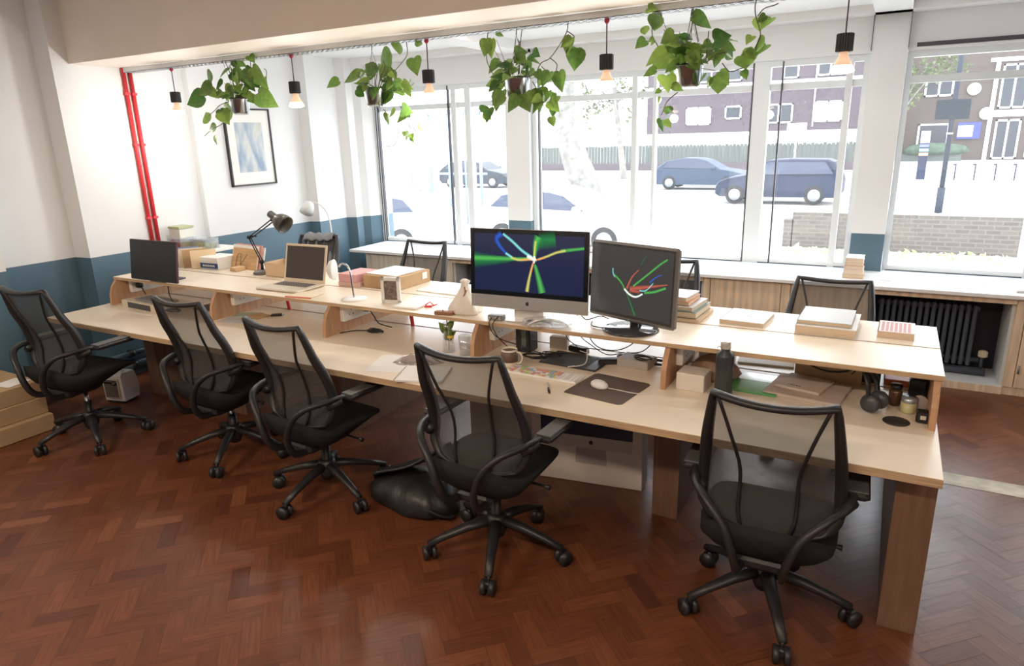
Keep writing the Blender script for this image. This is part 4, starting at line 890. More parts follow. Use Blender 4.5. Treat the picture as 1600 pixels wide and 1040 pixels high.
# storage boxes on the left: clear drawers standing on the pilaster shelf
sh = empty('wall_shelf', 'narrow white shelf on the left wall behind the folders', 'shelf', (-5.40, 3.95, 1.00))
MB().box(-.16, -.28, -.02, .26, .22, 0, ch=.003).build('shelf_board', m_wplas, sh)
def clearbox(lab, x, y, z, w, d, h, inner, rz=0):
    r = empty('clear_storage_box', lab, 'storage box', (x, y, z), R_(rz), 'clear storage boxes on the wall shelf')
    t = .003
    MB().box(-w/2, -d/2, 0, w/2, d/2, t).box(-w/2, -d/2, 0, w/2, -d/2+t, h).box(-w/2, d/2-t, 0, w/2, d/2, h).box(-w/2, -d/2, 0, -w/2+t, d/2, h).box(w/2-t, -d/2, 0, w/2, d/2, h).build('box_body', m_clear, r)
    MB().box(-w/2-.003, -d/2-.003, h, w/2+.003, d/2+.003, h+.008, ch=.002).build('lid', m_clear, r)
    MB().box(-w/2+.01, -d/2+.01, t, w/2-.01, d/2-.01, h*.6, ch=.006).build('contents', inner, r)
clearbox('large clear storage box with brown things, leftmost on the wall shelf', -5.44, 3.82, 1.0, .15, .17, .10, P('brown_bits', (.45, .28, .15), .7, var=.4, vscale=30))
clearbox('small clear storage box with a yellow green rim, rightmost on the wall shelf', -5.26, 3.92, 1.0, .14, .14, .09, P('olive_bits', (.50, .50, .18), .7, var=.5, vscale=30))
bx('clear_rim_box', 'pale box with an olive band standing on top of the clear storage boxes', 'box', P('pale_olive', (.72, .74, .68), .5), -5.51, 3.75, 1.109, -5.37, 3.89, 1.19)
bx('olive_lid_tray', 'flat olive tray on top of the pale box by the pipes', 'tray', P('olive_band', (.45, .50, .28), .5), -5.515, 3.745, 1.191, -5.365, 3.895, 1.212)

# bay 1
kb = bx('beige_file_box', 'beige file box with a dark printed label at the left desk end', 'box', P('beige_card', (.66, .58, .46), .6), -4.99, 2.90, ZD, -4.42, 3.12, ZD+.055, -4)
MB().box(.0-.20, -.1112, .006, .10, -.110, .048).build('dark_label', P('dark_label', (.06, .06, .06), .5), kb)
bx('flat_keyboard', 'grey keyboard lying on top of the beige file box', 'keyboard', m_grey, -4.86, 2.93, ZD+.0555, -4.50, 3.06, ZD+.07, -4)
bx('dark_tablet_case', 'dark tablet case lying behind the beige file box', 'tablet', P('dark_case', (.10, .09, .09), .5), -4.40, 3.08, ZD, -4.10, 3.32, ZD+.012, 3)
def coil(label, cx, cy, z, r, turns, th, mat=None, seed=1, name='coiled_cable', sq=.6, tail=None):
    rr = random.Random(seed); pts = []
    n = turns*12
    for i in range(n+1):
        a = 2*math.pi*i/12; q = r*(1+.18*math.sin(i*.9+seed)+rr.uniform(-.04, .04)); pts.append((cx+q*math.cos(a), cy+q*sq*math.sin(a), z+th+.0035*(i/12)+.004*abs(math.sin(i*.7))))
    if tail: pts += [(a, b_, c) for a, b_, c in tail]
    return tag(MB().tube(smooth_path(pts, 3), th, 6).build(name, mat or m_cable), label, 'cable')
coil('black cable coiled on top of the grey keyboard by the left monitor', -4.36, 2.90, ZD+.03, .055, 2, .004, seed=3, tail=[(-4.45, 2.95, .86), (-4.55, 3.02, .92)])
# bay 2
bx('green_card', 'green card lying behind the second chair on the desk', 'card', P('sage_card', (.40, .50, .36), .6), -3.96, 3.06, ZD, -3.82, 3.17, ZD+.006, 25)
bx('tan_card', 'tan card lying right of the green card on the desk', 'card', m_card, -3.83, 3.07, ZD+.0005, -3.70, 3.18, ZD+.010, -12)
bx('pale_leaflet', 'pale leaflet lying nearest the desk divider left of the laptop', 'leaflet', c_lgrey, -3.93, 2.92, ZD, -3.74, 3.05, ZD+.003, 12)
bx('dark_phone', 'small dark phone on the leaflets beneath the laptop', 'phone', m_black, -3.70, 3.17, ZD+.001, -3.62, 3.22, ZD+.012, 35)
# bay 3 cables
coil('tangled black cable on the desk under the round lamp', -2.74, 3.14, ZD, .05, 3, .0035, seed=8, tail=[(-2.85, 3.10, .74), (-2.92, 3.02, .737)])
# bay 4: vase, glass, candy wrapper, notebook
vs_ = empty('glass_vase', 'slim glass vase with a green cutting and a yellow flower', 'vase', (-2.09, 3.0, ZD))
MB().lathe([(.0, .0), (.034, .0), (.036, .01), (.034, .08), (.026, .13), (.030, .17), (.028, .17), (.024, .13), (.031, .08), (.032, .012), (0, .008)], n=24).build('vase_glass', m_gl, vs_)
b = MB(); rg = random.Random(4)
for k in range(7): a = rg.uniform(0, 6.28); add_leaf(b, (.005*math.cos(a), .005*math.sin(a), .06+k*.012), (.05*math.cos(a), .05*math.sin(a)-.01, .09+k*.016), .8, Vector((0, -1, .4)).normalized(), rg)
fo = b.build('foliage', m_leaf, vs_); a_ = fo.data.attributes.new('leaf', 'FLOAT', 'FACE'); a_.data.foreach_set('value', [.5]*len(fo.data.polygons))
MB().lathe([(0, 0), (.018, .004), (.02, .014), (.006, .018), (0, .016)], c=(.028, -.02, .085), n=12).build('yellow_flower', P('yellow_petals', (.75, .55, .08), .6), vs_)
MB().tube(smooth_path([(0, 0, .01), (.004, 0, .1), (-.01, 0, .2), (-.03, 0, .24)]), .0025, 5).build('stem', m_stem, vs_)
gs = empty('water_glass', 'half full water glass beside the slim glass vase', 'glass', (-1.975, 2.99, ZD))
MB().lathe([(0, 0), (.032, 0), (.037, .11), (.035, .11), (.030, .006), (0, .005)], n=24).build('glass_wall', m_gl, gs)
MB().lathe([(0, .007), (.029, .007), (.032, .06), (0, .06)], n=24).build('water', m_gl, gs)
rn = bx('ring_notebook', 'white ring bound notebook at the desk edge left of the near chair', 'notebook', m_paper, -2.10, 2.50, ZD, -1.86, 2.72, ZD+.014, 20)
b = MB()
for k in range(14): b.tube([(-.122, -.10+k*.015, .002), (-.128, -.10+k*.015, .012), (-.118, -.10+k*.015, .017)], .0018, 5)
b.build('ring_binding', m_silver, rn)
bx('plain_sheet', 'sheet of plain paper under the wrapped snack on the desk edge', 'paper', m_paper, -2.36, 2.56, ZD, -2.12, 2.84, ZD+.0015, 18)
sn = empty('wrapped_snack', 'crumpled transparent wrapper with a pink brown snack inside', 'snack', (-2.14, 2.78, ZD+.002), R_(28))
lump([(.05, .0), (.06, .01), (.05, .025), (.02, .034)], 9, .10, sx=1.5, sy=.6).build('snack_bar', P('pink_brown', (.60, .36, .28), .6, var=.4, vscale=40), sn)
lump([(.10, .0), (.085, .01), (.06, .032), (.02, .045)], 12, .14, sx=1.2, sy=.75).build('wrapper', m_polybag, sn)
# bay 5
rt = empty('router', 'upright black router behind the tea mug', 'router', (-1.70, 3.20, ZD))
MB().box(-.045, -.05, 0, .045, .05, .145, ch=.006).build('router_case', m_black, rt)
MB().box(-.006, -.0515, .03, .022, -.05, .13).build('router_window', P('dark_window', (.10, .13, .12), .15), rt)
mg = empty('mug', 'cream tea mug with a dark band and big handle', 'mug', (-1.655, 2.92, ZD))
MB().lathe([(0, 0), (.034, 0), (.040, .01), (.042, .095), (.039, .095), (.036, .012), (0, .01)], n=28).build('mug_body', P('mug_cream', (.76, .70, .58), .3), mg)
MB().tube(smooth_path([(.04, 0, .08), (.062, 0, .08), (.075, 0, .055), (.062, 0, .025), (.036, 0, .022)]), .005, 8).build('mug_handle', P('mug_handle_cream', (.76, .70, .58), .3), mg)
MB().lathe([(.0425, .03), (.0435, .03), (.0437, .085), (.0425, .085)], n=28).build('mug_band', P('mug_band', (.14, .09, .07), .4), mg)
ky = empty('keyboard', 'white keyboard with coloured shortcut keys in front of the big screen', 'keyboard', (-1.43, 2.87, ZD), R_(-2))
MB().box(-.20, -.058, 0, .20, .058, .010, ch=.003).build('keyboard_body', m_wplas, ky)
kc = [m_wplas, P('key_pink', (.70, .35, .36), .5), P('key_yellow', (.75, .66, .28), .5), P('key_green', (.38, .58, .30), .5), P('key_blue', (.38, .48, .70), .5), P('key_orange', (.75, .46, .25), .5)]
b = MB(); rg = random.Random(11)
for r in range(5):
    for k in range(19):
        b.cur = 0 if k > 13 else rg.choice([0, 1, 2, 3, 4, 5, 5, 0, 1])
        b.box(-.192+k*.0203, -.048+r*.0195, .010, -.192+k*.0203+.017, -.048+r*.0195+.016, .0135)
b.build('keys', kc, ky)
mp_ = tag(MB().prism([(-.145, -.155), (.135, -.155), (.150, -.14), (.150, .14), (.135, .155), (-.135, .155), (-.15, .14), (-.15, -.14)], 0, .003).build('mouse_mat', P('mat_brown', (.115, .085, .068), .8), None, (-1.075, 2.825, ZD), (0, 0, R_(-8))), 'dark brown mouse mat on the desk in front of the monitors', 'mouse mat')
ms = empty('computer_mouse', 'white oval computer mouse on the brown mouse mat', 'mouse', (-1.115, 2.82, ZD+.003), R_(-25))
MB().lathe([(.0, 0), (.030, .001), (.033, .008), (.031, .018), (.022, .028), (.010, .032), (0, .033)], n=28).xf(Matrix.Diagonal((1.55, 1, 1, 1))).build('mouse_body', m_wplas, ms)
MB().tube(smooth_path([(.04, .005, .006), (.09, .03, .004), (.17, .06, .003), (.22, .12, .003)]), .0022, 6).build('mouse_cable', m_wcable, ms)
pn = empty('pen', 'silver and black pen lying in front of the white keyboard', 'pen', (-1.325, 2.70, ZD+.006), R_(-60))
MB().cyl((-.07, 0, 0), (.0, 0, 0), .0048, 10).build('pen_barrel', m_silver, pn); MB().cyl((.0, 0, 0), (.06, 0, 0), .0052, 10).cyl((.06, 0, 0), (.072, 0, 0), .004, 8, .001).build('pen_cap', m_black, pn)
tbp = tag(MB().box(-.165, -.105, 0, .165, .105, .010, ch=.004).build('drawing_tablet', P('tablet_black', (.03, .032, .035), .45), None, (-1.37, 3.125, ZD), (0, 0, R_(-4))), 'black drawing tablet lying under the shelf among the cables', 'tablet')
MB().box(-.13, -.085, .010, .10, .085, .0105).build('tablet_surface', P('tablet_surface', (.05, .052, .055), .7), tbp)
tag(MB().tube(smooth_path([(-1.33, 3.02, .745), (-1.36, 3.0, .742), (-1.29, 3.06, .75), (-1.31, 3.14, .80), (-1.33, 3.2, .76), (-1.40, 3.25, .75)]), .0028, 6).build('white_cable', m_wcable), 'thin white cable looping over the black drawing tablet', 'cable')
dr = empty('hard_drive', 'grey metal drive box under the shelf right of the tablet', 'drive', (-1.06, 3.20, ZD), R_(-6))
MB().box(-.085, -.06, 0, .085, .06, .045, ch=.003).build('drive_case', P('drive_grey', (.42, .39, .36), .5), dr)
ad = tag(MB().box(-.055, -.024, 0, .055, .024, .03, ch=.008).build('power_adapter', m_black, None, (-1.20, 3.165, ZD), (0, 0, R_(28))), 'black power adapter block right of the drawing tablet', 'adapter')
ad2 = tag(MB().box(-.06, -.025, 0, .06, .025, .035, ch=.008).build('power_adapter', m_black, None, (-1.42, 3.28, ZD), (0, 0, R_(-15))), 'black power adapter block behind the drawing tablet', 'adapter')
bx('white_adapter', 'pale boxy adapter behind the drawing tablet on the desk', 'adapter', P('bone', (.70, .65, .55), .5), -1.60, 3.28, ZD, -1.50, 3.34, ZD+.07, 10)
for i, (x, y, r, t, sd) in enumerate(((-1.60, 3.10, .06, 3, 4), (-1.52, 3.16, .05, 3, 6), (-1.02, 3.17, .045, 2, 12), (-.95, 3.26, .06, 3, 15), (-1.14, 3.28, .05, 2, 17))):
    z0 = ZD+(.046 if i == 2 else 0)
    coil(['black cable coil between the mug and the router', 'black cable coil between the router and the drawing tablet', 'black cable coil on top of the grey drive box', 'black cable coil beside the divider left of the black bottle', 'black cable coil behind the small adapter block'][i], x, y, z0, r, t, .0032, seed=sd)
for i, pts in enumerate((
  [(-1.80, 3.02, .965), (-1.80, 2.965, .93), (-1.77, 3.0, .85), (-1.66, 3.08, .79), (-1.55, 3.10, .76), (-1.45, 3.2, .745)],
  [(-1.77, 3.02, .965), (-1.775, 2.96, .93), (-1.775, 3.0, .86), (-1.76, 3.08, .78), (-1.74, 3.12, .74)],
  [(-1.32, 3.30, .90), (-1.33, 3.22, .85), (-1.27, 3.2, .80), (-1.18, 3.22, .79), (-1.10, 3.25, .83), (-1.06, 3.30, .91)],
  [(-1.44, 3.31, .91), (-1.40, 3.25, .84), (-1.32, 3.22, .80), (-1.22, 3.19, .77), (-1.12, 3.17, .80)],
  [(-1.02, 3.31, .91), (-1.0, 3.27, .85), (-1.04, 3.23, .80), (-1.10, 3.22, .785)],
  [(-1.50, 3.31, .91), (-1.49, 3.26, .86), (-1.46, 3.22, .82), (-1.42, 3.26, .77)])):
    tag(MB().tube(smooth_path(pts), .0026, 6).build('loose_cable', m_cable), ['black lead curving from the hub down behind the mug', 'black lead hanging straight from the hub beside the divider', 'black lead in a wide loop under the shelf below the grey rimmed monitor', 'black lead sagging over the drawing tablet to the adapter', 'short black lead dropping onto the grey drive', 'black lead dropping behind the router to the adapter'][i], 'cable', 'loose leads under the middle shelf')
tag(MB().tube(smooth_path([(-1.30, 3.18, .945), (-1.27, 3.10, .946), (-1.20, 3.08, .946), (-1.13, 3.10, .946), (-1.05, 3.20, .95)]), .003, 6).build('screen_cable', m_cable), 'black cable on the shelf behind the foot of the grey rimmed monitor', 'cable')
tag(MB().tube(smooth_path([(-1.42, 3.26, .945), (-1.38, 3.21, .965), (-1.34, 3.20, .945), (-1.28, 3.24, .96), (-1.24, 3.26, .945)]), .0028, 6).build('screen_cable', m_cable), 'short black cable on the shelf between the two screens', 'cable')
hb = empty('usb_hub', 'small grey hub with plugged leads at the shelf edge', 'hub', (-1.79, 3.03, ZS), R_(6))
MB().box(-.045, -.022, 0, .045, .022, .028, ch=.004).build('hub_body', P('hub_grey', (.22, .23, .24), .4), hb)
b = MB()
for k in range(4): b.box(-.038+k*.02, -.03, .006, -.024+k*.02, -.022, .02)
b.build('hub_plugs', m_silver, hb)
pg = lump([(.12, .0), (.115, .008), (.08, .022), (.03, .03)], 21, .10, sx=1.1, sy=.7).build('polythene_bag', m_polybag, None, (-1.50, 3.03, ZS+.009)); tag(pg, 'crumpled clear polythene on the shelf below the big silver screen', 'bag')
# bay 6
bx('white_carton', 'small white carton just right of the desk divider', 'box', P('white_card', (.74, .68, .60), .6), -.785, 2.95, ZD, -.655, 3.07, ZD+.082, -3)
lp_ = lump([(.10, .0), (.12, .02), (.10, .06), (.06, .10), (.02, .12)], 31, .08, sy=.7).build('brown_paper_bag', P('brown_bag', (.32, .20, .14), .7, var=.2, vscale=20, bump=.3), None, (-.67, 3.18, ZD)); tag(lp_, 'crumpled brown bag behind the small white carton', 'bag')
bt = empty('drinks_bottle', 'tall black insulated drinks bottle with a steel cap', 'bottle', (-.57, 2.94, ZD))
MB().lathe([(0, 0), (.036, 0), (.039, .006), (.039, .19), (.036, .205), (.022, .218), (.020, .228), (0, .228)], n=32).build('bottle_body', P('bottle_black', (.03, .034, .04), .35), bt)
MB().lathe([(.021, .228), (.023, .232), (.023, .258), (.021, .262), (0, .262)], n=28).build('bottle_cap', m_silver, bt)
MB().tube(smooth_path([(-.02, 0, .235), (-.034, 0, .233), (-.034, -.006, .228)]), .0025, 6).build('cap_loop', m_silver, bt)
gr = tag(MB().box(-.11, -.13, 0, .11, .13, .010, ch=.003).build('green_plastic_folder', P('green_folder', (.10, .36, .13), .18), None, (-.46, 3.16, ZD), (0, 0, R_(-3))), 'shiny green plastic folder right of the black bottle', 'folder')
MB().box(-.11, .02, .0102, .10, .125, .012, ch=.001).build('clear_pocket', m_clear, gr)
bx('paper_bundle', 'wide kraft and white paper bundle lying behind the right chair', 'papers', P('mauve_paper', (.56, .47, .41), .7, var=.06, vscale=10), -.40, 3.03, ZD, -.08, 3.32, ZD+.016, -8)
pb = bx('paper_wallet', 'thinner paper wallet with stamps on top of the wide paper bundle', 'papers', P('mauve_paper_light', (.60, .51, .45), .7), -.36, 3.10, ZD+.0165, -.16, 3.30, ZD+.03, -14)
b = MB(); b.tube([(.06+.03*math.cos(a*.3), -.065+.012*math.sin(a*.3), .0137) for a in range(21)], .001, 4, closed=True); b.build('stamp_mark', m_card, pb)
b = MB()
for k in range(5): b.box(-.05+k*.012, -.07, .0135, -.042+k*.012, -.062+.004*(k % 2), .014)
b.build('printed_marks', m_black, pb)
az = empty('delivery_box', 'brown delivery box with a curved arrow on the far desktop', 'box', (-.175, 3.475, ZD), 0)
MB().box(-.145, -.135, 0, .145, .135, .165, ch=.003).build('carton', m_card, az)
b = MB(); pts = [(-.12, .095), (-.06, .065), (.0, .052), (.06, .058), (.10, .075)]
ribbon(b, pts, .003, .006, -.1356); ribbon(b, [(.07, .088), (.095, .092), (.115, .088), (.112, .068), (.10, .052)], .004, .003, -.1357); b.build('arrow_logo', m_black, az)
hp = empty('headphones', 'black over ear headphones standing folded beside the jars', 'headphones', (.02, 3.04, ZD), R_(62))
MB().tube(smooth_path([(-.03, .0, .05), (-.045, .0, .12), (-.02, .03, .165), (.03, .04, .165), (.05, .02, .12), (.04, .0, .06)]), .009, 8, flat=1.8).build('headband', m_black, hp)
for s in (-1, 1): MB().lathe([(0, -.02), (.034, -.018), (.04, 0), (.038, .014), (.02, .02), (0, .018)], c=(s*.032, -.01, .045), n=24, M=Matrix.Rotation(R_(90), 4, 'Y')).build('ear_cup', P('ear_cup_grey', (.06, .065, .075), .35), hp)
j1 = empty('spice_jar', 'small brown jar with a black lid beside the headphones', 'jar', (.105, 3.16, ZD))
MB().lathe([(0, 0), (.024, 0), (.026, .01), (.026, .06), (.018, .072), (0, .072)]).build('jar_glass', P('brown_jar', (.10, .05, .03), .2), j1); MB().lathe([(.02, .072), (.022, .075), (.022, .092), (0, .094)]).build('jar_lid', m_black, j1)
j2 = empty('preserve_jar', 'small clear jar of yellow cream with a silver lid', 'jar', (.155, 3.09, ZD))
MB().lathe([(0, 0), (.028, 0), (.030, .008), (.030, .045), (0, .046)]).build('jar_contents', P('cream_yellow', (.62, .58, .32), .3), j2); MB().lathe([(.029, .046), (.030, .050), (.030, .066), (0, .067)]).build('jar_lid', P('silver_blue_lid', (.5, .56, .62), .25, .6), j2)
sp = empty('loudspeaker', 'small black cube loudspeaker at the right desk end', 'speaker', (.185, 3.22, ZD), 0)
MB().box(-.032, -.04, 0, .032, .04, .115, ch=.006).build('speaker_case', m_black, sp)
w_ = empty('white_ball_lamp', 'pale round puck standing against the black loudspeaker', 'gadget', (.195, 3.12, ZD)); MB().lathe([(0, -.012), (.030, -.010), (.034, 0), (.030, .010), (0, .012)], c=(0, 0, .034), n=28, M=Matrix.Rotation(R_(75), 4, 'X')).build('puck', P('pale_puck', (.52, .46, .44), .5), w_)
wt = empty('charging_dock', 'black charging dock with a small lit square at the desk end', 'dock', (.205, 3.0, ZD)); MB().box(-.024, -.025, 0, .024, .03, .045, ch=.005).build('dock_case', m_black, wt); MB().box(-.010, -.0265, .018, .010, -.025, .034).build('dock_display', P('dock_display', (.7, .68, .6), .4), wt)
tag(MB().lathe([(0, 0), (.048, 0), (.05, .002), (.048, .005), (0, .005)], n=36).build('coaster', P('coaster_black', (.03, .028, .026), .5), None, (.113, 2.955, ZD)), 'round dark coaster near the right end of the desk', 'coaster')
for i, (x, c, lab) in enumerate(((-.03, m_black, 'black book lying leftmost on the far desktop beyond the headphones'), (.10, P('orange_book', (.62, .17, .08), .5), 'orange book on the far desktop behind the spice jar'))):
    bx('large_book', lab, 'book', c, x-.06+i*.02, 3.40, ZD, x+.075, 3.62, ZD+(.07 if i == 0 else .03), 0, 'books on the far desktop end')
for i, (x, c) in enumerate(((.185, m_paper), (.205, m_red), (.219, c_white))):
    bx('standing_book', ['white book standing upright at the right desk end', 'red spined book standing at the right desk end', 'thin pale book standing against the end divider'][i], 'book', c, x-.006, 3.30, ZD, x+.006, 3.46, ZD+.15, 0, 'books upright by the end divider')
# far desktop things seen under the shelf
bx('white_far_papers', 'white papers on the far desktop seen behind the black bottle', 'papers', m_paper, -.62, 3.45, ZD, -.35, 3.8, ZD+.01, 5)
bx('red_white_bag', 'white paper bag with a red mark on the far desktop', 'bag', m_paper, -.86+.06, 3.42, ZD, -.62, 3.50, ZD+.10, 4)

# ---------------------------------------------------------------- things on the floor
bg_ = empty('backpack', 'crumpled black bag lying on the floor between two near chairs', 'bag', (-2.08, 2.60, 0), R_(-10))
lump([(.22, .0), (.255, .03), (.25, .08), (.20, .13), (.13, .16), (.05, .17)], 41, .05, n=60, sx=1.12, sy=.72).build('bag_body', P('black_nylon', (.016, .017, .018), .42, bump=.5, bscale=18), bg_)
vs = []; fs = []; nn = 10
for i in range(nn+1):
    for k in range(5):
        t = i/nn; u = k/4-.5
        vs.append((-.22+.34*t+.16*u, -.10+.22*t-.14*u*(1-.5*t), .12+.17*t+.12*u+.02*math.sin(t*6+u*4)))
for i in range(nn):
    for k in range(4): a = i*5+k; fs.append((a, a+1, a+6, a+5))
fl = MB().add(vs, fs, True).build('bag_flap', P('black_flap', (.022, .023, .024), .35), bg_); md = fl.modifiers.new('s', 'SOLIDIFY'); md.thickness = .012
MB().tube(smooth_path([(.10, -.1, .13), (.22, -.12, .08), (.30, -.05, .03), (.26, .06, .02), (.18, .1, .09)]), .011, 6, flat=.4).build('bag_strap', m_black, bg_)
ib = empty('computer_carton', 'white computer carton with a printed screen picture under the desk', 'box', (-1.335, 3.18, 0), R_(8))
MB().box(-.315, 0, 0, .315, .17, .50, ch=.003).build('carton', P('carton_white', (.66, .60, .54), .5), ib)
MB().box(-.26, -.0008, .285, .26, 0, .52-.03).build('printed_screen', P('print_navy', (.02, .03, .07), .3), ib)
MB().box(-.26, -.0008, .215, .26, -.0001, .285).build('printed_chin', P('print_silver', (.55, .50, .46), .5), ib)
fruit_logo(.013, -.0008, Matrix.Translation((.03, 0, .25)), ib, m_black)
MB().prism([(-.055, .215), (.115, .215), (.12, .12), (-.06, .12)], -.0009, -.0002, 'y').build('printed_stand', P('print_grey', (.40, .37, .35), .5), ib)
ht = empty('fan_heater', 'white upright fan heater on the floor under the left chair', 'heater', (-5.07, 2.83, 0), R_(14))
MB().prism([(-.07, .02), (.07, .02), (.085, .10), (.075, .17), (.055, .235), (-.06, .24), (-.075, .22)], -.085, .095, 'x').build('heater_case', P('heater_white', (.78, .77, .80), .35), ht)
MB().box(-.07, -.075-.012, .04, .07, -.06, .20, ch=.004).build('heater_grille_frame', P('heater_grille_frame', (.60, .55, .45), .5), ht)
b = MB()
for k in range(11): b.box(-.058, -.0885, .052+k*.0125, .058, -.087, .057+k*.0125)
MB().box(-.06, -.088, .05, .06, -.0871, .19).build('heater_opening', m_dark, ht); b.build('heater_grille', P('grille_brown', (.20, .17, .13), .5), ht)
for dx in (-.03, .035): MB().lathe([(.016, .238), (.016, .252), (0, .253)], c=(dx, .0, 0), n=16).build('control_knob', m_wplas, ht)
MB().box(-.08, -.07, 0, .08, .07, .02, ch=.005).build('heater_base', m_black, ht)
m_cd2 = P('dull_carton', (.42, .29, .16), .8, var=.06, vscale=10)
for i in range(3):
    bx('flat_carton', ['flat brown carton at the bottom of the stack by the left wall', 'middle flat brown carton of the stack by the left wall', 'top flat brown carton of the stack by the left wall'][i], 'box', m_cd2, -5.58+.01*i, 1.35, .002+i*.116, -5.00-.02*i+(.03 if i == 0 else 0), 2.28, .116+i*.116, 0, 'flat cartons stacked by the left wall')
bx('delivery_note', 'small white delivery note lying on the top flat carton', 'paper', m_paper, -5.24, 2.08, .3505, -5.08, 2.24, .353, 10)
bx('power_strip', 'dark power strip on the floor by the left wall pipes', 'power strip', m_black, -5.42, 3.45, 0, -5.32, 3.85, .04, 4)
tag(MB().box(-.12, -.09, 0, .12, .09, .004, ch=.001).build('magazine', c_white, None, (-5.05, 6.1, .7355), (0, 0, R_(10))), 'white magazine on the left end of the window ledge', 'magazine')
tag(MB().box(-.16, -.11, 0, .16, .11, .016, ch=.004).build('closed_laptop', m_silver, None, (1.0, 5.85, .7355), (0, 0, R_(-4))), 'closed silver laptop on the right end of the window ledge', 'laptop')
# ---------------------------------------------------------------- outside
G = -.7
m_pave = P('pavement', (.50, .49, .47), .8, var=.08, vscale=1.5)
m_road = P('road', (.40, .40, .40), .8, var=.05, vscale=.8)
struct(MB().box(-60, 6.6, G-.3, 40, 21, G).build('pavement', m_pave))
struct(MB().box(-60, 21, G-.3, 40, 34.5, G-.02).build('road', m_road))
struct(MB().box(-60, 34.5, G-.3, 40, 110, G+.02).build('far_pavement', m_pave))
struct(MB().box(-60, 34.3, G-.1, 40, 34.5, G+.03).build('far_kerb', P('kerb', (.32, .32, .34), .8)))
def brick(name, c1, c2, mort, sc, bw=.22, bh=.075):
    mt = bpy.data.materials.new(name); mt.use_nodes = True; nt = mt.node_tree; b = nt.nodes['Principled BSDF']; b.inputs['Roughness'].default_value = .85
    tc = nt.nodes.new('ShaderNodeTexCoord'); sp = nt.nodes.new('ShaderNodeSeparateXYZ'); cb_ = nt.nodes.new('ShaderNodeCombineXYZ')
    ad = nt.nodes.new('ShaderNodeMath'); nt.links.new(tc.outputs['Object'], sp.inputs[0]); nt.links.new(sp.outputs[0], ad.inputs[0]); nt.links.new(sp.outputs[1], ad.inputs[1])
    nt.links.new(ad.outputs[0], cb_.inputs[0]); nt.links.new(sp.outputs[2], cb_.inputs[1])
    t = nt.nodes.new('ShaderNodeTexBrick'); t.inputs['Color1'].default_value = (*c1, 1); t.inputs['Color2'].default_value = (*c2, 1); t.inputs['Mortar'].default_value = (*mort, 1)
    t.inputs['Scale'].default_value = 1; t.inputs['Brick Width'].default_value = bw*sc; t.inputs['Row Height'].default_value = bh*sc; t.inputs['Mortar Size'].default_value = .012*sc
    nt.links.new(cb_.outputs[0], t.inputs['Vector']); nt.links.new(t.outputs[0], b.inputs['Base Color']); return mt
m_bp = brick('purple_brick', (.062, .045, .058), (.05, .036, .048), (.075, .065, .075), 1.5)
m_bb = brick('brown_brick', (.065, .043, .036), (.05, .034, .03), (.085, .075, .07), 1.3)
m_by = brick('pale_stock_brick', (.095, .08, .064), (.07, .06, .05), (.11, .10, .088), 1.2)
m_wtrim = P('white_trim', (.80, .80, .80), .5)
m_pane = P('dark_pane', (.03, .035, .045), .3, spec=.3)
m_curt = P('pale_blind', (.62, .63, .64), .6)
def bwindow(parent, x0, z0, x1, z1, y, nm=1, dark=True, fr=.10):
    b = MB(); b.box(x0, y-.06, z0, x1, y+.02, z0+fr).box(x0, y-.06, z1-fr, x1, y+.02, z1).box(x0, y-.06, z0, x0+fr, y+.02, z1).box(x1-fr, y-.06, z0, x1, y+.02, z1)
    for k in range(1, nm+1): xm = x0+(x1-x0)*k/(nm+1); b.box(xm-fr/2, y-.06, z0, xm+fr/2, y+.02, z1)
    f = b.build('building_window', m_wtrim, parent)
    MB().box(x0+fr*.5, y-.02, z0+fr*.5, x1-fr*.5, y+.02, z1-fr*.5).build('pane', m_pane if dark else m_curt, f)
b1 = empty('apartment_block', 'dark purple brick block with white windows across the street', 'building', (0, 0, 0))
MB().box(-17.9, 55, G, -2.2, 63, 9.5).build('brick_wall', m_bp, b1)
MB().box(-17.95, 54.93, .75, -2.15, 55.0, 1.75).build('white_band', m_wtrim, b1)
MB().box(-17.95, 54.9, 5.05, -2.15, 55.0, 5.25).build('string_course', m_wtrim, b1)
for x0, z0, x1, z1, nm, dk_ in ((-14.75, 2.35, -12.85, 3.65, 1, False), (-11.8, 2.7, -10.6, 3.65, 0, True), (-8.95, 2.3, -7.0, 3.65, 1, True), (-5.6, 2.3, -3.75, 3.7, 1, False), (-7.85, 5.35, -6.8, 6.4, 0, True), (-11.85, 5.4, -10.7, 6.3, 0, True), (-5.6, 5.4, -3.9, 6.5, 1, True), (-14.75, 5.4, -12.9, 6.5, 1, True)):
    bwindow(b1, x0, z0, x1, z1, 54.97, nm, dk_)
MB().cyl((-5.62, 54.9, 2.0), (-5.62, 54.9, 9), .05, 8).build('drainpipe', m_wtrim, b1)
b2 = empty('brick_house', 'brown brick house with tall white French doors across the street', 'building', (0, 0, 0))
MB().box(-1.2, 61, G, 16, 70, 11).build('brick_wall', m_bb, b2)
MB().box(5.35, 60.88, G, 5.6, 61, 6.2).box(5.35, 60.88, 2.3, 12, 61, 2.75).box(5.0, 60.9, 6.0, 12, 61, 6.25).build('white_surround', m_wtrim, b2)
for x0, z0, x1, z1, nm in ((1.2, 3.85, 3.0, 5.3, 1), (1.1, .1, 3.1, 1.95, 0), (5.8, 2.85, 7.4, 5.8, 1), (7.9, 2.85, 9.4, 5.8, 1), (5.85, -.6, 7.35, 2.1, 1), (7.8, -.6, 9.3, 2.1, 1)):
    bwindow(b2, x0, z0, x1, z1, 60.95, nm, True, .12)
MB().lathe([(0, 0), (.42, 0), (.42, .06), (0, .06)], c=(4.25, 60.9, 4.25), n=24, M=Matrix.Rotation(R_(90), 4, 'X')).build('satellite_dish', m_wtrim, b2)
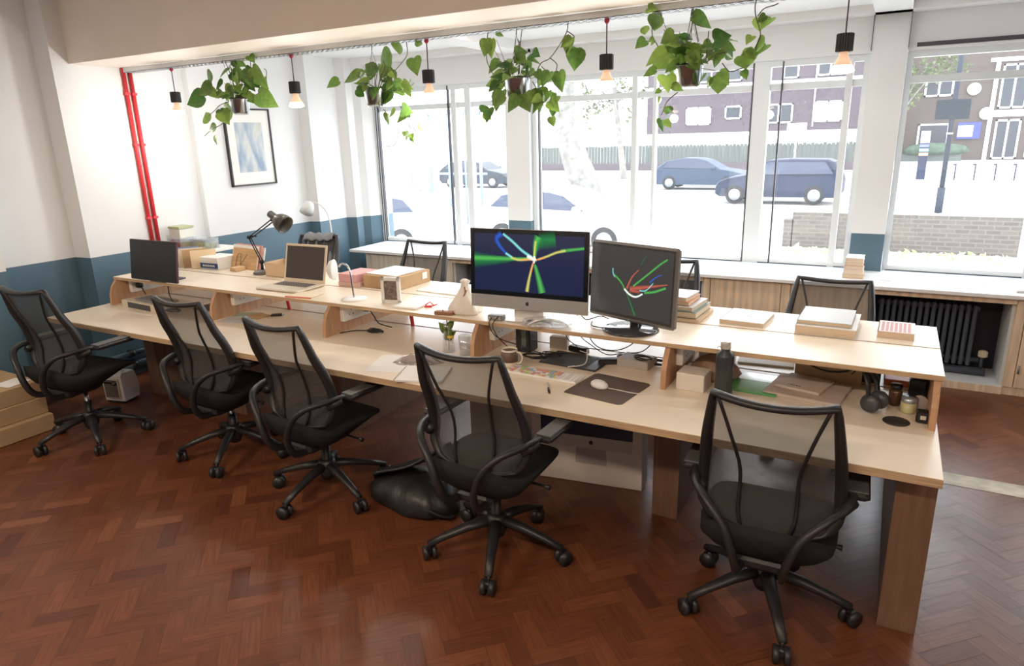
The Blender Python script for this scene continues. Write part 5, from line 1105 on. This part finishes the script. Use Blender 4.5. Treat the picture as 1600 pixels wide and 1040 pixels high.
MB().lathe([(0, 0), (.42, 0), (.42, .06), (0, .06)], c=(5.2, 60.9, 2.55), n=24, M=Matrix.Rotation(R_(90), 4, 'X')).build('satellite_dish', m_wtrim, b2)
sg = empty('blue_notice_board', 'blue and white notice board on the brown brick house', 'sign', (4.3, 60.85, 1.4))
MB().box(-.72, 0, -.58, .72, .08, .58).build('sign_board', P('sign_blue', (.03, .04, .20), .6), sg); MB().box(-.66, -.01, -.42, .25, 0, .36).build('sign_panel', m_wtrim, sg)
# fence
fn = empty('timber_fence', 'weathered close boarded timber fence in front of the purple brick block', 'fence', (0, 0, 0))
m_fence = P('fence_wood', (.06, .07, .065), .8, var=.35, vscale=2, stretch=(6, 1, .3)); b = MB(); rg = random.Random(2); x = -26.0
while x < -1.5: w_ = .24; b.box(x, 48, G+.45, x+w_-.03, 48.05, 1.0+rg.uniform(-.04, .04)); x += w_
b.build('fence_boards', m_fence, fn); MB().box(-26, 47.9, G, -1.5, 48.1, G+.5).build('low_brick_base', m_bp, fn)
fn2 = tag(MB().box(-60, 60, G, -19, 62, 3.2).build('pale_building', P('pale_render', (.70, .70, .70), .7)), 'long pale rendered building beyond the fence at left', 'building')
# low brick wall outside
lw = empty('low_brick_wall', 'low pale brick garden wall just outside the right windows', 'garden wall', (0, 0, 0))
MB().box(-1.92, 16.5, G, 2.3, 16.75, .08).box(-2.1, 16.5, G, -1.9, 16.75, -.08).build('brick_courses', m_by, lw)
def scatter(name, lab, x0, x1, y0, y1, n, mats, sz, zz, cat='plants'):
    rg = random.Random(n); b = MB()
    for k in range(n):
        x, y = rg.uniform(x0, x1), rg.uniform(y0, y1); s = rg.uniform(.4, 1)*sz; b.cur = rg.randrange(len(mats)); a = rg.uniform(0, 6.28)
        add_leaf(b, (x, y, zz), (x+s*math.cos(a)*.7, y+s*math.sin(a)*.7, zz+s*rg.uniform(.2, 1.1)), .7, Vector((math.sin(a), -math.cos(a), .6)).normalized(), rg)
    return tag(b.build(name, mats), lab, cat, kind='stuff')
m_weed = P('weed_green', (.28, .36, .16), .7); m_dry = P('dry_leaf', (.55, .48, .30), .8)
scatter('fallen_leaves', 'weeds and fallen leaves along the foot of the low garden wall', -1.9, 2.2, 15.4, 16.4, 320, [m_weed, m_dry, m_dry], .14, G)
# street furniture
lpst = empty('lamp_post', 'dark steel lamp post carrying a black sign board', 'lamp post', (1.27, 24.55, G))
m_post = P('post_grey', (.03, .035, .05), .7, spec=.1)
MB().cyl((0, 0, 0), (0, 0, .75), .105, 14).cyl((0, 0, .75), (0.03, 0, 7), .07, 14).build('post', m_post, lpst)
MB().box(-.44, -.10, 2.72, .42, -.075, 3.27).build('sign_board', P('board_dark', (.016, .022, .028), .8, spec=.1), lpst)
MB().cyl((0, 0, 2.80), (0, 0, 2.84), .085, 14).cyl((0, 0, 3.2), (0, 0, 3.24), .085, 14).cyl((0, 0, 2.3), (0, 0, 2.34), .085, 14).build('bands', m_silver, lpst)
tt = empty('information_totem', 'slim street information totem with coloured stripes', 'totem', (1.08, 39.4, G))
MB().box(-.19, 0, 0, .19, .08, 2.3).build('totem_body', P('totem_navy', (.02, .025, .05), .6, spec=.1), tt)
MB().box(-.19, -.01, 1.75, .19, 0, 2.3).build('totem_head', m_wtrim, tt)
for k, c in enumerate(((.10, .12, .45), (.15, .45, .55), (.75, .35, .15))): MB().box(-.19, -.01, 1.55-k*.2, .19, 0, 1.68-k*.2).build('totem_stripe', P('stripe_%d' % k, c, .5), tt)
for i, x in enumerate((-.3+2.72, 3.2, 4.0, 4.75)):
    bo = empty('bollard', 'x', 'bollard', (x, 38.9, G), 0, 'bollards on the far pavement'); bo['label'] = ['leftmost of the four steel bollards on the far pavement', 'second steel bollard from the left on the far pavement', 'third steel bollard from the left on the far pavement', 'rightmost of the four steel bollards on the far pavement'][i]
    MB().box(-.07, 0, 0, .07, .10, .78, ch=.02).build('bollard_post', P('bollard_dark', (.03, .033, .045), .6, spec=.1), bo); MB().box(-.05, -.01, .05, .0, 0, .7).build('reflector', m_wtrim, bo)
pl_ = empty('street_planter', 'long planter box with bushes before the brown brick house', 'planter', (2.1, 59.5, G))
MB().box(-1.9, 0, 0, 1.9, .7, .55).build('planter_box', P('planter_green', (.07, .09, .085), .6), pl_)
lump([(.6, .5), (.75, .7), (.6, 1.1), (.2, 1.3)], 51, .18, sx=2.4, sy=.6).build('foliage', P('bush', (.045, .075, .05), .8, var=.4, vscale=4), pl_)
# signs near the fence
sp_ = empty('street_sign', 'white rectangular street sign on a post before the timber fence', 'sign', (-5.55, 46, G))
MB().cyl((0, 0, 0), (0, 0, 2.9), .05, 8).build('post', m_wtrim, sp_); MB().box(-.55, -.05, 2.1, .55, -.02, 2.9).build('sign_plate', m_wtrim, sp_)
# cars
m_tyre = P('tyre', (.01, .01, .01), .8); m_rim = P('rim', (.25, .26, .28), .5); m_cgl = P('car_glass', (.03, .04, .07), .35, spec=.3)
def car(label, cx, cy, z, L, Wd, prof, glass, wheels, wr, color, flip=False, rz=0):
    """profiles are fractions of the length and metres of height; nose points to -x"""
    r = empty('car', label, 'car', (cx, cy, z), R_(rz)+(math.pi if flip else 0))
    mt = P('car_paint', color, .5, 0, spec=.2)
    n = len(prof); vs = []; fs = []; secs = [(-1, .80), (-.93, 1), (.93, 1), (1, .80)]
    def pt(p, s, f):
        x, h = (p[0]-.5)*L, p[1]; tum = 1-.16*max(0, (h-.85))/.55
        return (x*(.985 if f < 1 else 1), s*Wd/2*tum, h if f == 1 else .25+(h-.25)*.97)
    for s, f in secs: vs += [pt(p, s, f) for p in prof]
    for k in range(3):
        for i in range(n): j = (i+1) % n; fs.append((k*n+i, k*n+j, (k+1)*n+j, (k+1)*n+i))
    fs += [tuple(range(n)), tuple(3*n+i for i in range(n-1, -1, -1))]
    MB().add(vs, fs).build('body', mt, r)
    for s in (-1, 1):
        b = MB(); q = [((p[0]-.5)*L, s*(Wd/2*(1-.16*max(0, p[1]-.85)/.55)+.012), p[1]) for p in glass]
        q2 = [(a, b_-s*.02, c) for a, b_, c in q]; m2 = len(q); b.add(q+q2, [tuple(range(m2)), tuple(range(2*m2-1, m2-1, -1))]+[(i, (i+1) % m2, m2+(i+1) % m2, m2+i) for i in range(m2)])
        b.build('side_window', m_cgl, r)
        for wx in wheels:
            x = (wx-.5)*L
            w_ = MB().cyl((x, s*(Wd/2-.20), wr), (x, s*(Wd/2+.01), wr), wr, 24).build('wheel', m_tyre, r)
            MB().cyl((x, s*(Wd/2), wr), (x, s*(Wd/2+.02), wr), wr*.62, 20).build('rim', m_rim, w_)
        MB().box((glass[0][0]-.5)*L+.05, s*Wd/2, .92, (glass[0][0]-.5)*L+.22, s*(Wd/2+.18), 1.05, ch=.03).build('wing_mirror', mt, r)
    return r
suvp = [(0, .35), (0.005, .62), (.03, .80), (.10, .92), (.24, 1.02), (.27, 1.08), (.37, 1.42), (.42, 1.52), (.60, 1.56), (.88, 1.53), (.93, 1.45), (.985, 1.0), (1, .80), (1, .38), (.96, .25), (.04, .25)]
suvg = [(.31, 1.04), (.39, 1.40), (.44, 1.46), (.86, 1.45), (.93, 1.06)]
car('dark blue estate car driving past outside the middle window', -3.68, 26.9, G, 4.25, 1.8, suvp, suvg, (.17, .80), .33, (.012, .018, .04))
hp_ = [(0, .32), (0.005, .58), (.04, .74), (.14, .84), (.27, .93), (.42, 1.30), (.52, 1.40), (.68, 1.42), (.86, 1.30), (.96, 1.02), (1, .86), (1, .38), (.96, .22), (.04, .22)]
hg = [(.31, .94), (.44, 1.26), (.53, 1.34), (.68, 1.36), (.83, 1.26), (.90, 1.0)]
car('blue grey hatchback following behind the dark estate car', -7.9, 32.8, G, 4.2, 1.75, hp_, hg, (.19, .82), .31, (.03, .045, .075), flip=True)
car('dark hatchback on the road seen through the left window', -19.9, 32.4, G, 4.2, 1.75, hp_, hg, (.19, .82), .31, (.02, .028, .04), flip=True)
car('white car parked close outside the middle window', -6.75, 14.9, G, 4.1, 1.7, hp_, hg, (.19, .82), .31, (.75, .76, .78), flip=True)
car('pale blue car parked close outside the left window', -11.2, 13.0, G, 3.9, 1.7, hp_, hg, (.19, .82), .31, (.52, .60, .66), rz=12)
# trees
def tree(label, base, pts, rad, crown, ln, col, seed, name='street_tree'):
    r = empty(name, label, 'tree', base)
    MB().tube(smooth_path(pts, 4), [rad[0]+(rad[1]-rad[0])*i/(4*(len(pts)-1)) for i in range(4*(len(pts)-1)+1)], 14).build('trunk', m_bark, r)
    rg = random.Random(seed); b = MB(); br = MB()
    for cx, cy, cz, cr_ in crown:
        br.tube(smooth_path([pts[-2], ((pts[-1][0]+cx)/2, (pts[-1][1]+cy)/2, (pts[-1][2]+cz)/2-.1), (cx, cy, cz)], 3), [rad[1]*.6*(1-i/8) for i in range(7)], 6)
        for k in range(int(ln*cr_*cr_)):
            d = Vector((rg.gauss(0, 1), rg.gauss(0, 1), rg.gauss(0, 1))); d.normalize(); p = Vector((cx, cy, cz))+d*cr_*rg.uniform(.3, 1)
            e = Vector((rg.gauss(0, 1), rg.gauss(0, 1), rg.gauss(0, 1))); e.normalize(); add_leaf(b, p, p+e*.22, 1, e.orthogonal().normalized(), rg)
    br.build('branches', m_bark, r); f = b.build('crown', m_leaf2, r); return r
m_bark = P('mottled_bark', (.16, .155, .14), .85, var=.35, vscale=5)
m_leaf2 = P('tree_leaf', (.09, .12, .05), .7)
tree('thick leaning plane tree trunk outside the middle window', (-10.2, 24.9, G), [(0, 0, -.1), (-.35, 0, .8), (-.8, 0, 1.9), (-1.15, 0, 3.3), (-1.3, 0, 5.2)], (.62, .40), [(-1.8, 0, 5.8, 1.0), (-.4, .3, 5.6, .9)], 120, None, 3, 'plane_tree')
tree('slender young tree before the timber fence', (-14.0, 39, G), [(0, 0, 0), (-.15, 0, 1.2), (-.35, 0, 2.6), (-.55, 0, 4.2), (-.7, 0, 5.4)], (.20, .10), [(-1.6, 0, 4.2, .9), (-.4, 0, 5.3, 1.1), (.8, 0, 4.6, .9), (-2.4, 0, 3.6, .7), (.3, .3, 3.7, .6), (-1.1, 0, 6.1, 1.0), (-2.7, 0, 5.0, .8)], 75, None, 5)
tree('leafy tree beside the brown brick house', (-.6, 52, G), [(0, 0, 0), (0, 0, 2.5), (.3, 0, 5)], (.2, .12), [(.8, 0, 5.6, 1.2), (2.1, 0, 6.1, 1.1), (.7, 0, 4.3, .9), (3.2, 0, 5.9, .7)], 90, None, 8)
# left window: blue porch frame, spiky plant
po = empty('blue_porch', 'slim blue steel porch frame outside the left window', 'porch', (-12.9, 18, G))
m_pb = P('porch_blue', (.16, .24, .42), .5)
for x, r_ in ((0, .10), (.75, .03), (1.35, .03), (-.7, .03), (1.9, .05)): MB().cyl((x, 0, 0), (x, 0, 3.35), r_, 10).build('porch_post', m_pb, po)
MB().box(-.9, -.06, 3.3, 2.1, .06, 3.42).box(-.9, -.03, 1.5, 2.1, .03, 1.56).build('porch_rail', m_pb, po)
pp = empty('spiky_pot_plant', 'spiky plant in a stone pot outside the left window', 'plant', (-11.6, 16, G))
MB().lathe([(0, 0), (.33, 0), (.42, .45), (.48, .66), (.44, .66), (0, .6)], n=24).build('pot', P('stone_pot', (.42, .40, .36), .8, var=.3, vscale=6), pp)
b = MB(); rg = random.Random(6)
for k in range(26): a = rg.uniform(0, 6.28); l = rg.uniform(.5, 1.1); add_leaf(b, (0, 0, .62), (l*.6*math.cos(a), l*.6*math.sin(a), .62+l*.8), .14, Vector((-math.sin(a), math.cos(a), .2)).normalized(), rg)
b.build('spiky_leaves', P('agave', (.30, .36, .34), .5), pp)
